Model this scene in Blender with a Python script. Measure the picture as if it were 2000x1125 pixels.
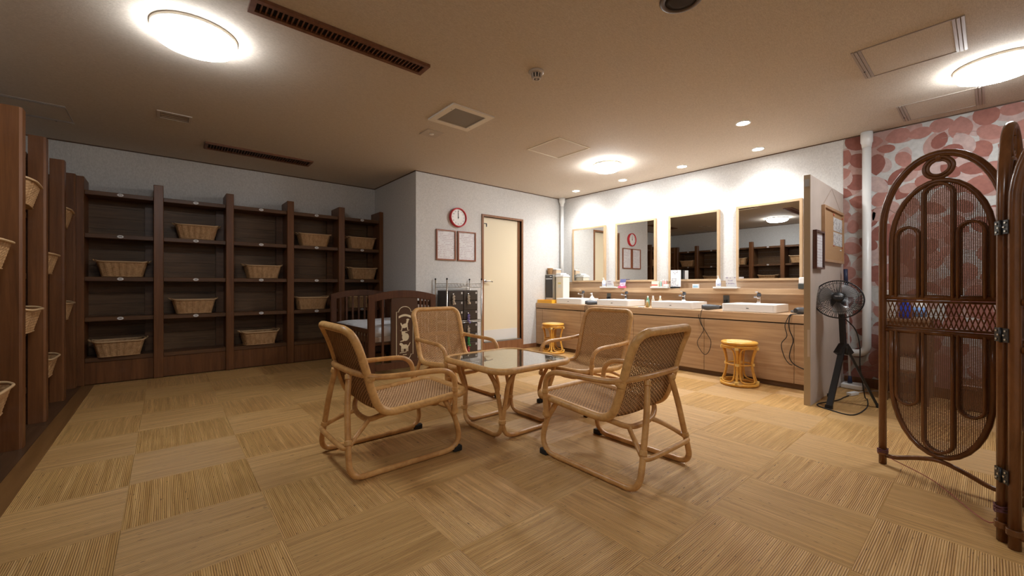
import bpy, bmesh, math, random
from mathutils import Vector, Matrix
random.seed(7)
PI = math.pi
SC = bpy.context.scene
for o in list(bpy.data.objects): bpy.data.objects.remove(o)
COL = SC.collection

# ------------------------------------------------------------------ camera
cam = bpy.data.cameras.new('camera'); camo = bpy.data.objects.new('camera', cam); COL.objects.link(camo)
AZ = math.atan2(677.7, 796.0)                       # view direction, measured from +Y towards +X
camo.location = (0, 0, 0.98)
camo.rotation_euler = (PI/2, 0, -AZ)
cam.sensor_width = 36; cam.lens = 36*796/2000; cam.shift_y = -4.7/2000; cam.clip_start = 0.05
SC.camera = camo

# ------------------------------------------------------------------ light, exposure
SC.view_settings.view_transform = 'Standard'; SC.view_settings.look = 'None'
SC.view_settings.gamma = 1; SC.view_settings.exposure = 1.7
SC.view_settings.use_curve_mapping = False
W = bpy.data.worlds.new('world'); SC.world = W; W.use_nodes = True
W.node_tree.nodes['Background'].inputs[0].default_value = (1, 0.95, 0.9, 1)
W.node_tree.nodes['Background'].inputs[1].default_value = 0.02
LAMP_A, LAMP_B, LAMP_C = 13.0, 14.0, 31.0            # radiance of the three round ceiling lamps in the photograph
LAMP_BACK = 17.0                                      # the fourth lamp of the same grid, behind the camera
SPOT_W = 13.0                                        # each downlight over the washbasins

# ------------------------------------------------------------------ helpers
class MB:
    def __init__(s): s.v = []; s.f = []; s.sm = []
    def add(s, vs, fs, smooth=False):
        n = len(s.v); s.v += [tuple(v) for v in vs]
        s.f += [tuple(i+n for i in f) for f in fs]; s.sm += [smooth]*len(fs)
        return s
    def box(s, a, b, m=None):
        x0, x1 = sorted((a[0], b[0])); y0, y1 = sorted((a[1], b[1])); z0, z1 = sorted((a[2], b[2]))
        vs = [Vector(p) for p in ((x0,y0,z0),(x1,y0,z0),(x1,y1,z0),(x0,y1,z0),(x0,y0,z1),(x1,y0,z1),(x1,y1,z1),(x0,y1,z1))]
        if m is not None: vs = [m @ v for v in vs]
        return s.add(vs, ((0,3,2,1),(4,5,6,7),(0,1,5,4),(1,2,6,5),(2,3,7,6),(3,0,4,7)))
    def bar(s, p, q, w, h, up=(0,0,1)):
        p = Vector(p); q = Vector(q); d = q-p; L = d.length; d.normalize(); up = Vector(up)
        x = d.cross(up)
        if x.length < 1e-4: x = d.cross(Vector((1,0,0)))
        x.normalize(); y = x.cross(d)
        vs = []
        for t in (p, q):
            for a, b in ((-1,-1),(1,-1),(1,1),(-1,1)): vs.append(t + x*(a*w/2) + y*(b*h/2))
        return s.add(vs, ((0,1,2,3),(7,6,5,4),(0,4,5,1),(1,5,6,2),(2,6,7,3),(3,7,4,0)))
    def tube(s, pts, r, n=8, closed=False, cap=True, ridge=None, elong=None):
        P = [Vector(p) for p in pts]; N = len(P)
        T = []
        for i in range(N):
            a = P[(i-1) % N] if (closed or i > 0) else P[i]; b = P[(i+1) % N] if (closed or i < N-1) else P[i]
            t = b-a; T.append(t.normalized() if t.length > 1e-9 else Vector((0,0,1)))
        ref = Vector((0,0,1)) if abs(T[0].z) < 0.9 else Vector((1,0,0))
        u = T[0].cross(ref).normalized(); U = [u]
        for i in range(1, N):
            u = U[-1] - T[i]*U[-1].dot(T[i]); u.normalize(); U.append(u)
        tw = 0.0
        if closed:
            u = U[-1] - T[0]*U[-1].dot(T[0]); u.normalize()
            tw = math.atan2(u.cross(U[0]).dot(T[0]), u.dot(U[0]))
        vs = []
        for i in range(N):
            w = T[i].cross(U[i]); rr = r[i] if isinstance(r, (list, tuple)) else r
            if ridge: rr *= 1 + ridge*(i % 2)
            ph = tw*i/N
            for k in range(n):
                a = 2*PI*k/n + ph; vs.append(P[i] + U[i]*(math.cos(a)*rr) + w*(math.sin(a)*rr))
        fs = []
        for i in range(N if closed else N-1):
            j = (i+1) % N
            for k in range(n): fs.append((i*n+k, i*n+(k+1) % n, j*n+(k+1) % n, j*n+k))
        s.add(vs, fs, n > 5)
        if cap and not closed:
            m = len(s.v)-N*n
            s.f.append(tuple(m+k for k in range(n))[::-1]); s.f.append(tuple(m+(N-1)*n+k for k in range(n))); s.sm += [False, False]
        return s
    def lathe(s, prof, n=24, c=(0,0,0), m=None, smooth=True, cap=True):
        vs = []; c = Vector(c)
        for r, z in prof:
            for k in range(n):
                v = Vector((r*math.cos(2*PI*k/n), r*math.sin(2*PI*k/n), z))
                if m is not None: v = m @ v
                vs.append(v + c)
        fs = []
        for i in range(len(prof)-1):
            for k in range(n): fs.append((i*n+k, i*n+(k+1) % n, (i+1)*n+(k+1) % n, (i+1)*n+k))
        s.add(vs, fs, smooth); b = len(s.v)-len(vs)
        if not cap: return s
        if prof[0][0] > 1e-5: s.f.append(tuple(b+k for k in range(n))[::-1]); s.sm.append(False)
        if prof[-1][0] > 1e-5: s.f.append(tuple(b+(len(prof)-1)*n+k for k in range(n))); s.sm.append(False)
        return s
    def prism(s, poly, z0, z1, f=lambda x, y, z: (x, y, z)):
        n = len(poly); vs = [f(x, y, z0) for x, y in poly] + [f(x, y, z1) for x, y in poly]
        fs = [tuple(range(n))[::-1], tuple(range(n, 2*n))] + [(i, (i+1) % n, n+(i+1) % n, n+i) for i in range(n)]
        return s.add(vs, fs)
    def mesh(s, name, mat, bevel=0):
        me = bpy.data.meshes.new(name); me.from_pydata(s.v, [], s.f)
        me.polygons.foreach_set('use_smooth', s.sm)
        bm = bmesh.new(); bm.from_mesh(me)
        bmesh.ops.recalc_face_normals(bm, faces=bm.faces)
        if bevel: bmesh.ops.bevel(bm, geom=bm.edges[:], offset=bevel, segments=1, affect='EDGES', clamp_overlap=True)
        bm.to_mesh(me); bm.free()
        if mat: me.materials.append(mat)
        me.update(); return me
    def build(s, name, mat, parent=None, bevel=0, loc=None):
        o = bpy.data.objects.new(name, s.mesh(name, mat, bevel)); COL.objects.link(o)
        if parent: o.parent = parent
        if loc: o.location = loc
        return o

def tag(o, label=None, cat=None, group=None, kind=None):
    if label: o['label'] = label
    if cat: o['category'] = cat
    if group: o['group'] = group
    if kind: o['kind'] = kind
    return o
def thing(name, label, cat, loc=(0,0,0), rz=0, group=None):
    o = bpy.data.objects.new(name, None); COL.objects.link(o); o.empty_display_size = 0.05
    o.location = loc; o.rotation_euler = (0, 0, rz)
    return tag(o, label, cat, group)
def dup(root, loc, rz, label, group=None):
    r = root.copy(); COL.objects.link(r); r.location = loc; r.rotation_euler = (0, 0, rz); r['label'] = label
    if group: r['group'] = group
    for ch in list(root.children):
        c = ch.copy(); COL.objects.link(c); c.parent = r
        for g in ch.children:
            d = g.copy(); COL.objects.link(d); d.parent = c
    return r
def struct(name, mb, mat, parent=None, bevel=0):
    o = mb.build(name, mat, parent, bevel)
    if not parent: o['kind'] = 'structure'
    return o
def B(a, b): return MB().box(a, b)
def cr(pts, n=6, closed=False):
    P = [Vector(p) for p in pts]; N = len(P); out = []
    rng = range(N) if closed else range(N-1)
    for i in rng:
        if closed: p0, p1, p2, p3 = P[(i-1) % N], P[i], P[(i+1) % N], P[(i+2) % N]
        else: p0, p1, p2, p3 = P[max(i-1, 0)], P[i], P[i+1], P[min(i+2, N-1)]
        for k in range(n):
            t = k/n; out.append(0.5*((2*p1)+(-p0+p2)*t+(2*p0-5*p1+4*p2-p3)*t*t+(-p0+3*p1-3*p2+p3)*t**3))
    if not closed: out.append(P[-1])
    return out
def fillet(pts, r, n=6, closed=False):
    P = [Vector(p) for p in pts]; N = len(P); out = []
    for i in range(N):
        if not closed and i in (0, N-1): out.append(P[i]); continue
        a, b, c = P[(i-1) % N], P[i], P[(i+1) % N]
        d1 = (a-b); d2 = (c-b); l = min(r, d1.length*.48, d2.length*.48); p = b+d1.normalized()*l; q = b+d2.normalized()*l
        for k in range(n+1):
            t = k/n; out.append(p*(1-t)**2 + b*2*t*(1-t) + q*t*t)
    return out
def resample(pts, step, closed=False):
    P = [Vector(p) for p in pts]
    if closed: P = P+[P[0]]
    L = [0]
    for i in range(1, len(P)): L.append(L[-1]+(P[i]-P[i-1]).length)
    n = max(2, int(round(L[-1]/step))); n += n % 2; out = []; j = 0
    for k in range(n if closed else n+1):
        t = L[-1]*k/n
        while j < len(P)-2 and L[j+1] < t: j += 1
        u = (t-L[j])/max(1e-9, L[j+1]-L[j]); out.append(P[j].lerp(P[j+1], u))
    return out
def textobj(name, txt, size, mat, parent, loc, rot, depth=0.0006):
    cu = bpy.data.curves.new(name, 'FONT'); cu.body = txt; cu.size = size; cu.align_x = 'CENTER'; cu.align_y = 'CENTER'
    cu.extrude = depth; cu.resolution_u = 2
    t = bpy.data.objects.new('tmp', cu); COL.objects.link(t)
    bpy.context.view_layer.update()
    me = bpy.data.meshes.new_from_object(t.evaluated_get(bpy.context.evaluated_depsgraph_get()))
    bpy.data.objects.remove(t); bpy.data.curves.remove(cu)
    me.materials.clear(); me.materials.append(mat); me.name = name
    o = bpy.data.objects.new(name, me); COL.objects.link(o); o.parent = parent; o.location = loc; o.rotation_euler = rot
    return o

# ------------------------------------------------------------------ materials
def mat(name, col, rough=0.6, metal=0, spec=0.5, emit=None, trans=0, alpha=1, coat=0, ior=None):
    m = bpy.data.materials.new(name); m.use_nodes = True; b = m.node_tree.nodes['Principled BSDF']
    b.inputs['Base Color'].default_value = (*col, 1); b.inputs['Roughness'].default_value = rough
    b.inputs['Metallic'].default_value = metal; b.inputs['Specular IOR Level'].default_value = spec
    b.inputs['Transmission Weight'].default_value = trans; b.inputs['Alpha'].default_value = alpha
    b.inputs['Coat Weight'].default_value = coat; b.inputs['Coat Roughness'].default_value = 0.12
    if ior: b.inputs['IOR'].default_value = ior
    if emit: b.inputs['Emission Color'].default_value = (*emit[0], 1); b.inputs['Emission Strength'].default_value = emit[1]
    return m
def nd(m, t, **kw):
    n = m.node_tree.nodes.new(t)
    for k, v in kw.items(): setattr(n, k, v)
    return n
def lk(m, a, b): m.node_tree.links.new(a, b)
def coords(m, scale=(1,1,1), rot=(0,0,0), rnd=0.0, kind='Object'):
    tc = nd(m, 'ShaderNodeTexCoord'); mp = nd(m, 'ShaderNodeMapping'); mp.inputs['Scale'].default_value = scale; mp.inputs['Rotation'].default_value = rot
    lk(m, tc.outputs[kind], mp.inputs['Vector'])
    if rnd:
        oi = nd(m, 'ShaderNodeObjectInfo'); mu = nd(m, 'ShaderNodeMath', operation='MULTIPLY'); mu.inputs[1].default_value = rnd
        lk(m, oi.outputs['Random'], mu.inputs[0]); lk(m, mu.outputs[0], mp.inputs['Location'])
    return mp.outputs['Vector']
def ramp(m, fac, stops):
    r = nd(m, 'ShaderNodeValToRGB'); e = r.color_ramp.elements
    while len(e) < len(stops): e.new(0.5)
    for i, (p, c) in enumerate(stops): e[i].position = p; e[i].color = (*c, 1)
    lk(m, fac, r.inputs['Fac']); return r.outputs['Color']
def bump(m, h, strength=0.3, dist=0.002):
    b = nd(m, 'ShaderNodeBump'); b.inputs['Strength'].default_value = strength; b.inputs['Distance'].default_value = dist
    lk(m, h, b.inputs['Height']); lk(m, b.outputs['Normal'], m.node_tree.nodes['Principled BSDF'].inputs['Normal'])
def noise(m, vec, scale=5, detail=4, rough=0.6, dist=0):
    n = nd(m, 'ShaderNodeTexNoise'); n.inputs['Scale'].default_value = scale; n.inputs['Detail'].default_value = detail
    n.inputs['Roughness'].default_value = rough; n.inputs['Distortion'].default_value = dist
    lk(m, vec, n.inputs['Vector']); return n.outputs['Fac']
def mixc(m, f, a, b, bt='MIX'):
    x = nd(m, 'ShaderNodeMix', data_type='RGBA', blend_type=bt)
    if isinstance(f, float): x.inputs[0].default_value = f
    else: lk(m, f, x.inputs[0])
    for i, c in ((6, a), (7, b)):
        if isinstance(c, tuple): x.inputs[i].default_value = (*c, 1)
        else: lk(m, c, x.inputs[i])
    return x.outputs[2]
def wood(name, dark, light, scale=(1.5, 30, 30), rough=0.4, rnd=3.0, spec=0.4, bs=0.08, coat=0, wear=None):
    m = mat(name, light, rough, spec=spec, coat=coat); v = coords(m, scale, rnd=rnd)
    a = noise(m, v, 1.0, 6, 0.65, 0.6)
    c = ramp(m, a, [(0.3, dark), (0.5, tuple((d+l)/2 for d, l in zip(dark, light))), (0.7, light)])
    if wear:
        c = mixc(m, ramp(m, noise(m, coords(m, (1,1,1), rnd=rnd), 6, 5, 0.7), [(0.55, (0,0,0)), (0.75, (.5,.5,.5))]), c, wear)
    lk(m, c, m.node_tree.nodes['Principled BSDF'].inputs['Base Color']); bump(m, a, bs, 0.001)
    return m
def speck(name, c1, c2, scale=60, rough=0.7, bs=0.2, stretch=(1,1,1), spec=0.3, dist=0.001):
    m = mat(name, c1, rough, spec=spec); v = coords(m, stretch); a = noise(m, v, scale, 3, 0.6)
    lk(m, ramp(m, a, [(0.35, c1), (0.65, c2)]), m.node_tree.nodes['Principled BSDF'].inputs['Base Color']); bump(m, a, bs, dist)
    return m

def wallpaper(name, c1, c2):
    m = mat(name, c1, 0.85, spec=0.15); v = coords(m, (1,1,1))
    a = noise(m, v, 45, 4, 0.7); b = noise(m, coords(m, (1,1,.35)), 150, 2, 0.5)
    s = nd(m, 'ShaderNodeMath', operation='ADD'); lk(m, a, s.inputs[0]); lk(m, b, s.inputs[1])
    h = nd(m, 'ShaderNodeMath', operation='MULTIPLY'); lk(m, s.outputs[0], h.inputs[0]); h.inputs[1].default_value = 0.5
    lk(m, ramp(m, h.outputs[0], [(0.38, c1), (0.62, c2)]), m.node_tree.nodes['Principled BSDF'].inputs['Base Color'])
    bump(m, h.outputs[0], 0.5, 0.002); return m
WALLM = wallpaper('wallpaper_grey', (.60,.59,.57), (.73,.72,.70))
def ceilmat():
    m = mat('ceiling_paper', (.5,.4,.3), 0.85, spec=0.15)
    a = noise(m, coords(m, (1, 9, 1)), 30, 4, 0.65); b = noise(m, coords(m, (1, 2.5, 1)), 90, 2, 0.6)
    s = nd(m, 'ShaderNodeMath', operation='ADD'); lk(m, a, s.inputs[0]); lk(m, b, s.inputs[1])
    h = nd(m, 'ShaderNodeMath', operation='MULTIPLY'); lk(m, s.outputs[0], h.inputs[0]); h.inputs[1].default_value = 0.5
    lk(m, ramp(m, h.outputs[0], [(0.38, (.55,.475,.395)), (0.62, (.68,.60,.51))]), m.node_tree.nodes['Principled BSDF'].inputs['Base Color'])
    bump(m, h.outputs[0], 0.6, 0.003); return m
CEILM = ceilmat()
def rushmat(nm, tone_):
    m = mat(nm, (.5,.32,.13), 0.34, spec=0.45); bs = m.node_tree.nodes['Principled BSDF']
    v = coords(m, (1,1,1), rnd=7.0)
    sx = nd(m, 'ShaderNodeSeparateXYZ'); tc = nd(m, 'ShaderNodeTexCoord'); lk(m, tc.outputs['Object'], sx.inputs[0])
    wob = noise(m, coords(m, (3, 60, 1), rnd=7.0), 1, 2)
    st = nd(m, 'ShaderNodeMath', operation='MULTIPLY'); lk(m, sx.outputs['Y'], st.inputs[0]); st.inputs[1].default_value = 2*PI/0.0068
    st2 = nd(m, 'ShaderNodeMath', operation='MULTIPLY_ADD'); lk(m, wob, st2.inputs[0]); st2.inputs[1].default_value = 4.0; lk(m, st.outputs[0], st2.inputs[2])
    sn = nd(m, 'ShaderNodeMath', operation='SINE'); lk(m, st2.outputs[0], sn.inputs[0])
    # slats differ in tone and the dark seams come and go
    tone = noise(m, coords(m, (1.2, 45, 1), rnd=7.0), 1, 3, 0.6)
    seam = noise(m, coords(m, (4, 110, 1), rnd=7.0), 1, 2, 0.5)
    mk = nd(m, 'ShaderNodeMapRange'); lk(m, sn.outputs[0], mk.inputs[0]); mk.inputs[1].default_value = 0.1; mk.inputs[2].default_value = 1.0
    mm = nd(m, 'ShaderNodeMath', operation='MULTIPLY'); lk(m, mk.outputs[0], mm.inputs[0])
    sr = nd(m, 'ShaderNodeMapRange'); lk(m, seam, sr.inputs[0]); sr.inputs[1].default_value = 0.30; sr.inputs[2].default_value = 0.58; lk(m, sr.outputs[0], mm.inputs[1])
    base = ramp(m, tone, [(0.25, (.51,.285,.092)), (0.5, (.68,.405,.148)), (0.75, (.82,.52,.215))])
    c = mixc(m, mm.outputs[0], base, (.25,.115,.035))
    kn = noise(m, coords(m, (25, 130, 1), rnd=7.0), 1, 1); kr = nd(m, 'ShaderNodeMapRange'); lk(m, kn, kr.inputs[0]); kr.inputs[1].default_value = .70; kr.inputs[2].default_value = .78
    c = mixc(m, kr.outputs[0], c, (.17,.09,.03))
    oi = nd(m, 'ShaderNodeObjectInfo'); vr = nd(m, 'ShaderNodeMapRange'); lk(m, oi.outputs['Random'], vr.inputs[0]); vr.inputs[3].default_value = 0.95*tone_; vr.inputs[4].default_value = 1.04*tone_
    hs = nd(m, 'ShaderNodeHueSaturation'); lk(m, vr.outputs[0], hs.inputs['Value']); lk(m, c, hs.inputs['Color'])
    lk(m, hs.outputs[0], bs.inputs['Base Color']); bump(m, sn.outputs[0], 0.9, 0.0010)
    rg = nd(m, 'ShaderNodeMapRange'); lk(m, tone, rg.inputs[0]); rg.inputs[3].default_value = 0.36; rg.inputs[4].default_value = 0.50; lk(m, rg.outputs[0], bs.inputs['Roughness'])
    return m
RUSH = rushmat('rush_print', 1.0); RUSHD = RUSH
FLOORB = mat('floor_seam', (.34,.20,.08), 0.6)
DARKW = wood('dark_stained_wood', (.100,.035,.010), (.205,.080,.026), (30, 30, 1.5), 0.38, wear=(.17,.08,.045))
BOARDW = wood('dark_board', (.070,.029,.010), (.155,.070,.028), (1.5, 30, 30), 0.42, wear=(.15,.09,.055))
BACKW = wood('dark_back_plank', (.075,.037,.013), (.170,.092,.042), (3, 30, 40), 0.5)
PLINW = wood('dark_floor_plank', (.060,.030,.014), (.115,.060,.030), (30, 1.5, 30), 0.3)
EDGEW = wood('brown_edge_strip', (.16,.075,.022), (.24,.12,.04), (30, 1.5, 30), 0.35)
OAK = wood('oak_veneer', (.38,.23,.12), (.61,.41,.24), (30, 1.2, 26), 0.42, rnd=0.0)
OAKF = wood('light_oak_frame', (.46,.31,.18), (.60,.43,.26), (30, 1.5, 1.5), 0.45)
FRAMEB = wood('brown_door_frame', (.20,.085,.035), (.32,.15,.07), (20, 20, 1.5), 0.4)
REDF = wood('red_brown_frame', (.24,.07,.03), (.34,.12,.055), (20, 20, 3), 0.4)
CRIBW = wood('crib_wood', (.065,.024,.011), (.115,.045,.021), (25, 25, 2), 0.33)
RATT = wood('rattan_pole', (.50,.235,.070), (.76,.43,.16), (14, 14, 14), 0.32, spec=0.5, bs=0.05, wear=(.30,.13,.05))
RATW = wood('rattan_wrap', (.56,.29,.095), (.80,.47,.175), (30, 30, 30), 0.40, spec=0.45)
WEAV = wood('woven_cane', (.46,.25,.10), (.78,.50,.25), (90, 90, 90), 0.5, spec=0.35)
RIBM = wood('woven_cane_rib', (.14,.065,.025), (.26,.13,.05), (60, 60, 60), 0.6, spec=0.3)
YRAT = wood('yellow_rattan', (.62,.28,.035), (.85,.48,.09), (14, 14, 14), 0.28, spec=0.5)
YWRAP = mat('pale_yellow_wrap', (.85,.60,.20), 0.35)
SCRW = wood('screen_rattan', (.115,.043,.013), (.24,.095,.032), (12, 12, 3), 0.24, spec=0.5)
SCRC = mat('screen_cane', (.22,.11,.055), 0.5)
BASKM = wood('basket_wicker', (.34,.18,.075), (.58,.36,.18), (60, 60, 20), 0.6, spec=0.3)
BASKR = mat('basket_rim', (.58,.38,.20), 0.5)
CREAM = mat('cream_door', (.80,.70,.50), 0.45)
WHITE = mat('white_plastic', (.82,.82,.80), 0.35)
WHITEC = mat('white_ceramic', (.86,.86,.85), 0.12, coat=0.5)
PIPEM = mat('white_pipe', (.78,.78,.76), 0.35)
CHROME = mat('chrome', (.75,.75,.76), 0.12, metal=1)
WIREM = mat('chrome_wire', (.62,.61,.58), 0.28, metal=1)
BLACK = mat('black_plastic', (.012,.012,.013), 0.35)
BLKRUB = mat('black_rubber', (.015,.015,.015), 0.7)
DGREY = mat('dark_grey_plastic', (.085,.095,.11), 0.4)
LOCKM = mat('locker_brown', (.028,.019,.014), 0.45)
LOCKD = mat('locker_door', (.038,.027,.020), 0.4)
RED = mat('red_clock', (.55,.02,.03), 0.3)
PAPER = mat('white_paper', (.78,.76,.76), 0.7)
MIRROR = mat('mirror_glass', (.86,.87,.86), 0.0, metal=1)
GLASS = mat('clear_glass', (1,1,1), 0.0, trans=1, ior=1.5, spec=0.5)
PANEL = speck('partition_panel', (.60,.51,.44), (.66,.56,.49), 4, 0.5, 0.05)
PANELE = mat('partition_edge', (.46,.35,.22), 0.5)
CORK = speck('cork', (.42,.24,.12), (.58,.36,.19), 180, 0.8, 0.3)
INK = mat('black_ink', (.02,.02,.02), 0.6)
CREAMP = mat('cream_print', (.72,.62,.42), 0.6)
YELT = mat('amber_tray', (.95,.50,.04), 0.3)
GRILLW = wood('grille_wood', (.13,.05,.02), (.22,.09,.04), (20,20,20), 0.5)
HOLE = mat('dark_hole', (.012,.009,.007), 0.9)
BEIGEP = mat('beige_plastic', (.52,.44,.36), 0.5)
MESHG = mat('grey_mesh', (.27,.24,.215), 0.7)
BLUEP = mat('blue_plastic', (.02,.05,.45), 0.3)
NAVY = mat('navy_grip', (.015,.02,.06), 0.5)
SHEET = speck('white_sheet', (.66,.68,.72), (.74,.76,.80), 8, 0.8, 0.5, dist=0.02)
STEEL = mat('brushed_steel', (.5,.48,.44), 0.35, metal=1)
SMOKE = mat('smoked_window', (.035,.033,.03), 0.15)
LAMPM = {}
def lampmat(n, s, c=(.93,.97,1.0)):
    return mat('lamp_diffuser_'+n, (.9,.9,.9), 0.5, emit=(c, s))
def printmat(name, bg, ink, lines=60, dens=0.5, axis='Z', colx=9):
    m = mat(name, bg, 0.6); tc = nd(m, 'ShaderNodeTexCoord'); sx = nd(m, 'ShaderNodeSeparateXYZ'); lk(m, tc.outputs['Object'], sx.inputs[0])
    a = nd(m, 'ShaderNodeMath', operation='MULTIPLY'); lk(m, sx.outputs[axis], a.inputs[0]); a.inputs[1].default_value = 2*PI*lines
    s = nd(m, 'ShaderNodeMath', operation='SINE'); lk(m, a.outputs[0], s.inputs[0])
    g = nd(m, 'ShaderNodeMath', operation='GREATER_THAN'); lk(m, s.outputs[0], g.inputs[0]); g.inputs[1].default_value = 0.2
    n = noise(m, coords(m, (1,1,1)), 45, 2); g2 = nd(m, 'ShaderNodeMath', operation='GREATER_THAN'); lk(m, n, g2.inputs[0]); g2.inputs[1].default_value = dens
    n3 = noise(m, coords(m, (1,1,1)), colx, 1); g3 = nd(m, 'ShaderNodeMath', operation='GREATER_THAN'); lk(m, n3, g3.inputs[0]); g3.inputs[1].default_value = 0.42
    p = nd(m, 'ShaderNodeMath', operation='MULTIPLY'); lk(m, g.outputs[0], p.inputs[0]); lk(m, g2.outputs[0], p.inputs[1])
    p2 = nd(m, 'ShaderNodeMath', operation='MULTIPLY'); lk(m, p.outputs[0], p2.inputs[0]); lk(m, g3.outputs[0], p2.inputs[1])
    lk(m, mixc(m, p2.outputs[0], bg, ink), m.node_tree.nodes['Principled BSDF'].inputs['Base Color']); return m
PRINT = printmat('printed_notice', (.78,.77,.78), (.60,.53,.56), 42, 0.46)
PRINTB = printmat('printed_menu', (.78,.77,.78), (.25,.25,.28), 60, 0.5)

# ------------------------------------------------------------------ the room
H = 2.44; XR = 5.14; YB = 6.05; YD = 4.72; XC = 2.42; XL = -1.08; YF = -2.6
struct('floor', B((XL-.1, YF-.1, -.12), (XR+.1, YB+.1, -.004)), FLOORB)
FLOOR = bpy.data.objects['floor']
T = 0.4845; TY = 0.4855
def tilemesh(w, d, m_):
    mb = MB(); g = .0003; e = .0006
    x, y = w/2-g, d/2-g
    vs = [(-x,-y,-.004),(x,-y,-.004),(x,y,-.004),(-x,y,-.004),(-x,-y,-e),(x,-y,-e),(x,y,-e),(-x,y,-e),(-x+e,-y+e,0),(x-e,-y+e,0),(x-e,y-e,0),(-x+e,y-e,0)]
    mb.add(vs, [(0,1,5,4),(1,2,6,5),(2,3,7,6),(3,0,4,7),(4,5,9,8),(5,6,10,9),(6,7,11,10),(7,4,8,11),(8,9,10,11)])
    return mb.mesh('tile', m_)
TM = {}
xs = [-.53] + [-.135+T*i for i in range(11)] + [XR]
ys = []; y = .312+TY*11
ys = sorted([.312+TY*k for k in range(-6, 12) if .312+TY*k > YF]); ys = [YF]+ys; ys = [v for v in ys if v < 5.72]+[5.73]
k0 = None
for i in range(len(xs)-1):
    for j in range(len(ys)-1):
        w = xs[i+1]-xs[i]; d = ys[j+1]-ys[j]
        if w < .01 or d < .01: continue
        if xs[i] > XC-.1 and ys[j] > YD: continue
        jj = round((ys[j+1]-.312)/TY - .001) if ys[j+1] < 5.7 else round((ys[j]-.312)/TY)+1
        flat = ((i-1) + (jj-1) - 3) % 2 == 0                # stripes run along X
        a = (w, d) if flat else (d, w); a = (round(a[0], 4), round(a[1], 4))
        if (a, flat) not in TM: TM[(a, flat)] = tilemesh(*a, RUSH if flat else RUSHD)
        o = bpy.data.objects.new('tile', TM[(a, flat)]); COL.objects.link(o); o.parent = FLOOR
        o.location = ((xs[i]+xs[i+1])/2, (ys[j]+ys[j+1])/2, 0); o.rotation_euler = (0, 0, 0 if flat else PI/2)
# dark boards of the raised strip in front of the left shelves
px = [-.635, -.72, -.86, -1.0, -1.08]
MB().box((-.62, YF, -.004), (-.53, 5.73, .004)).build('edge_strip', EDGEW, FLOOR, bevel=.001)
for a, b in zip(px[:-1], px[1:]):
    for (y0, y1) in ((YF, .9), (.9, 2.85), (2.85, 4.3), (4.3, 5.73)):
        sh = random.uniform(-.3, .3) if y0 > YF else 0
        B((b+.001, y0+.001, -.004), (a-.001+(.015 if a == px[0] else 0), y1-.001, .002)).build('plank', PLINW, FLOOR)
struct('ceiling', B((XL-.1, YF-.1, H), (XR+.1, YB+.1, H+.12)), CEILM)
struct('wall_left', B((XL-.1, YF-.1, 0), (XL, YB+.1, H)), WALLM)
struct('wall_back', B((XL, YB, 0), (XC, YB+.1, H)), WALLM)
struct('wall_alcove', B((XC, YD+.1, 0), (XC+.1, YB+.1, H)), WALLM)
# the wall with the door, with a doorway cut in it
dx0, dx1, dz = 3.475, 4.205, 1.975
struct('wall_door', MB().box((XC, YD, 0), (dx0, YD+.1, H)).box((dx1, YD, 0), (XR, YD+.1, H)).box((dx0, YD, dz), (dx1, YD+.1, H)), WALLM)
struct('wall_right', B((XR, YF-.1, 0), (XR+.1, YD+.1, H)), WALLM)
struct('wall_front', B((XL, YF-.1, 0), (XR, YF, H)), WALLM)
TRM = mat('ceiling_trim', (.10,.05,.025), 0.6)
t = .009
struct('trim_1', B((XL, YB-t, H-t), (XC, YB, H)), TRM); struct('trim_2', B((XC-t, YD, H-t), (XC, YB, H)), TRM)
struct('trim_3', B((XC-t, YD-t, H-t), (XR, YD, H)), TRM); struct('trim_4', B((XR-t, YF, H-t), (XR, YD, H)), TRM)
struct('trim_5', B((XL, YF, H-t), (XL+t, YB, H)), TRM)
struct('baseboard_door_left', B((XC, YD-.012, 0), (3.44, YD, .065)), FRAMEB)
struct('baseboard_door_right', B((4.235, YD-.012, 0), (4.57, YD, .065)), FRAMEB)
struct('baseboard_right', B((XR-.012, YF, 0), (XR, .94, .09)), DARKW)
struct('baseboard_alcove', B((XC-.012, YD, 0), (XC, 5.72, .065)), FRAMEB)

# leafy wallpaper on the right wall beyond the partition
FLB = speck('leaf_paper_ground', (.46,.45,.43), (.54,.53,.51), 30, 0.8, 0.1)
pw = B((XR-.002, YF, 0), (XR-.0004, .9505, H)).build('wallpaper', FLB, bpy.data.objects['wall_right'])
LEAFC = [(.29,.122,.096), (.35,.170,.140), (.235,.090,.070), (.38,.24,.21), (.42,.31,.285)]
lms = [speck('leaf_print_%s' % n, c, tuple(min(1, q*1.22) for q in c), 25, 0.8, 0.05) for n, c in zip(('a','b','c','d','e'), LEAFC)]
rr = random.Random(3); lmb = [MB() for _ in lms]; spots = []
def leafpoly(cy, cz, L, Wd, ang):
    out = []
    for k in range(16):
        a = 2*PI*k/16; x = math.cos(a); yv = math.sin(a)
        r_ = 1.0 if x < 0 else 1.0
        px_ = L/2*x*(1.10 if abs(x) > .99 and x > 0 else 1); py_ = Wd/2*yv*(1-.16*max(0, x))
        out.append((cy+px_*math.cos(ang)-py_*math.sin(ang), cz+px_*math.sin(ang)+py_*math.cos(ang)))
    return out
cnt = 0
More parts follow.
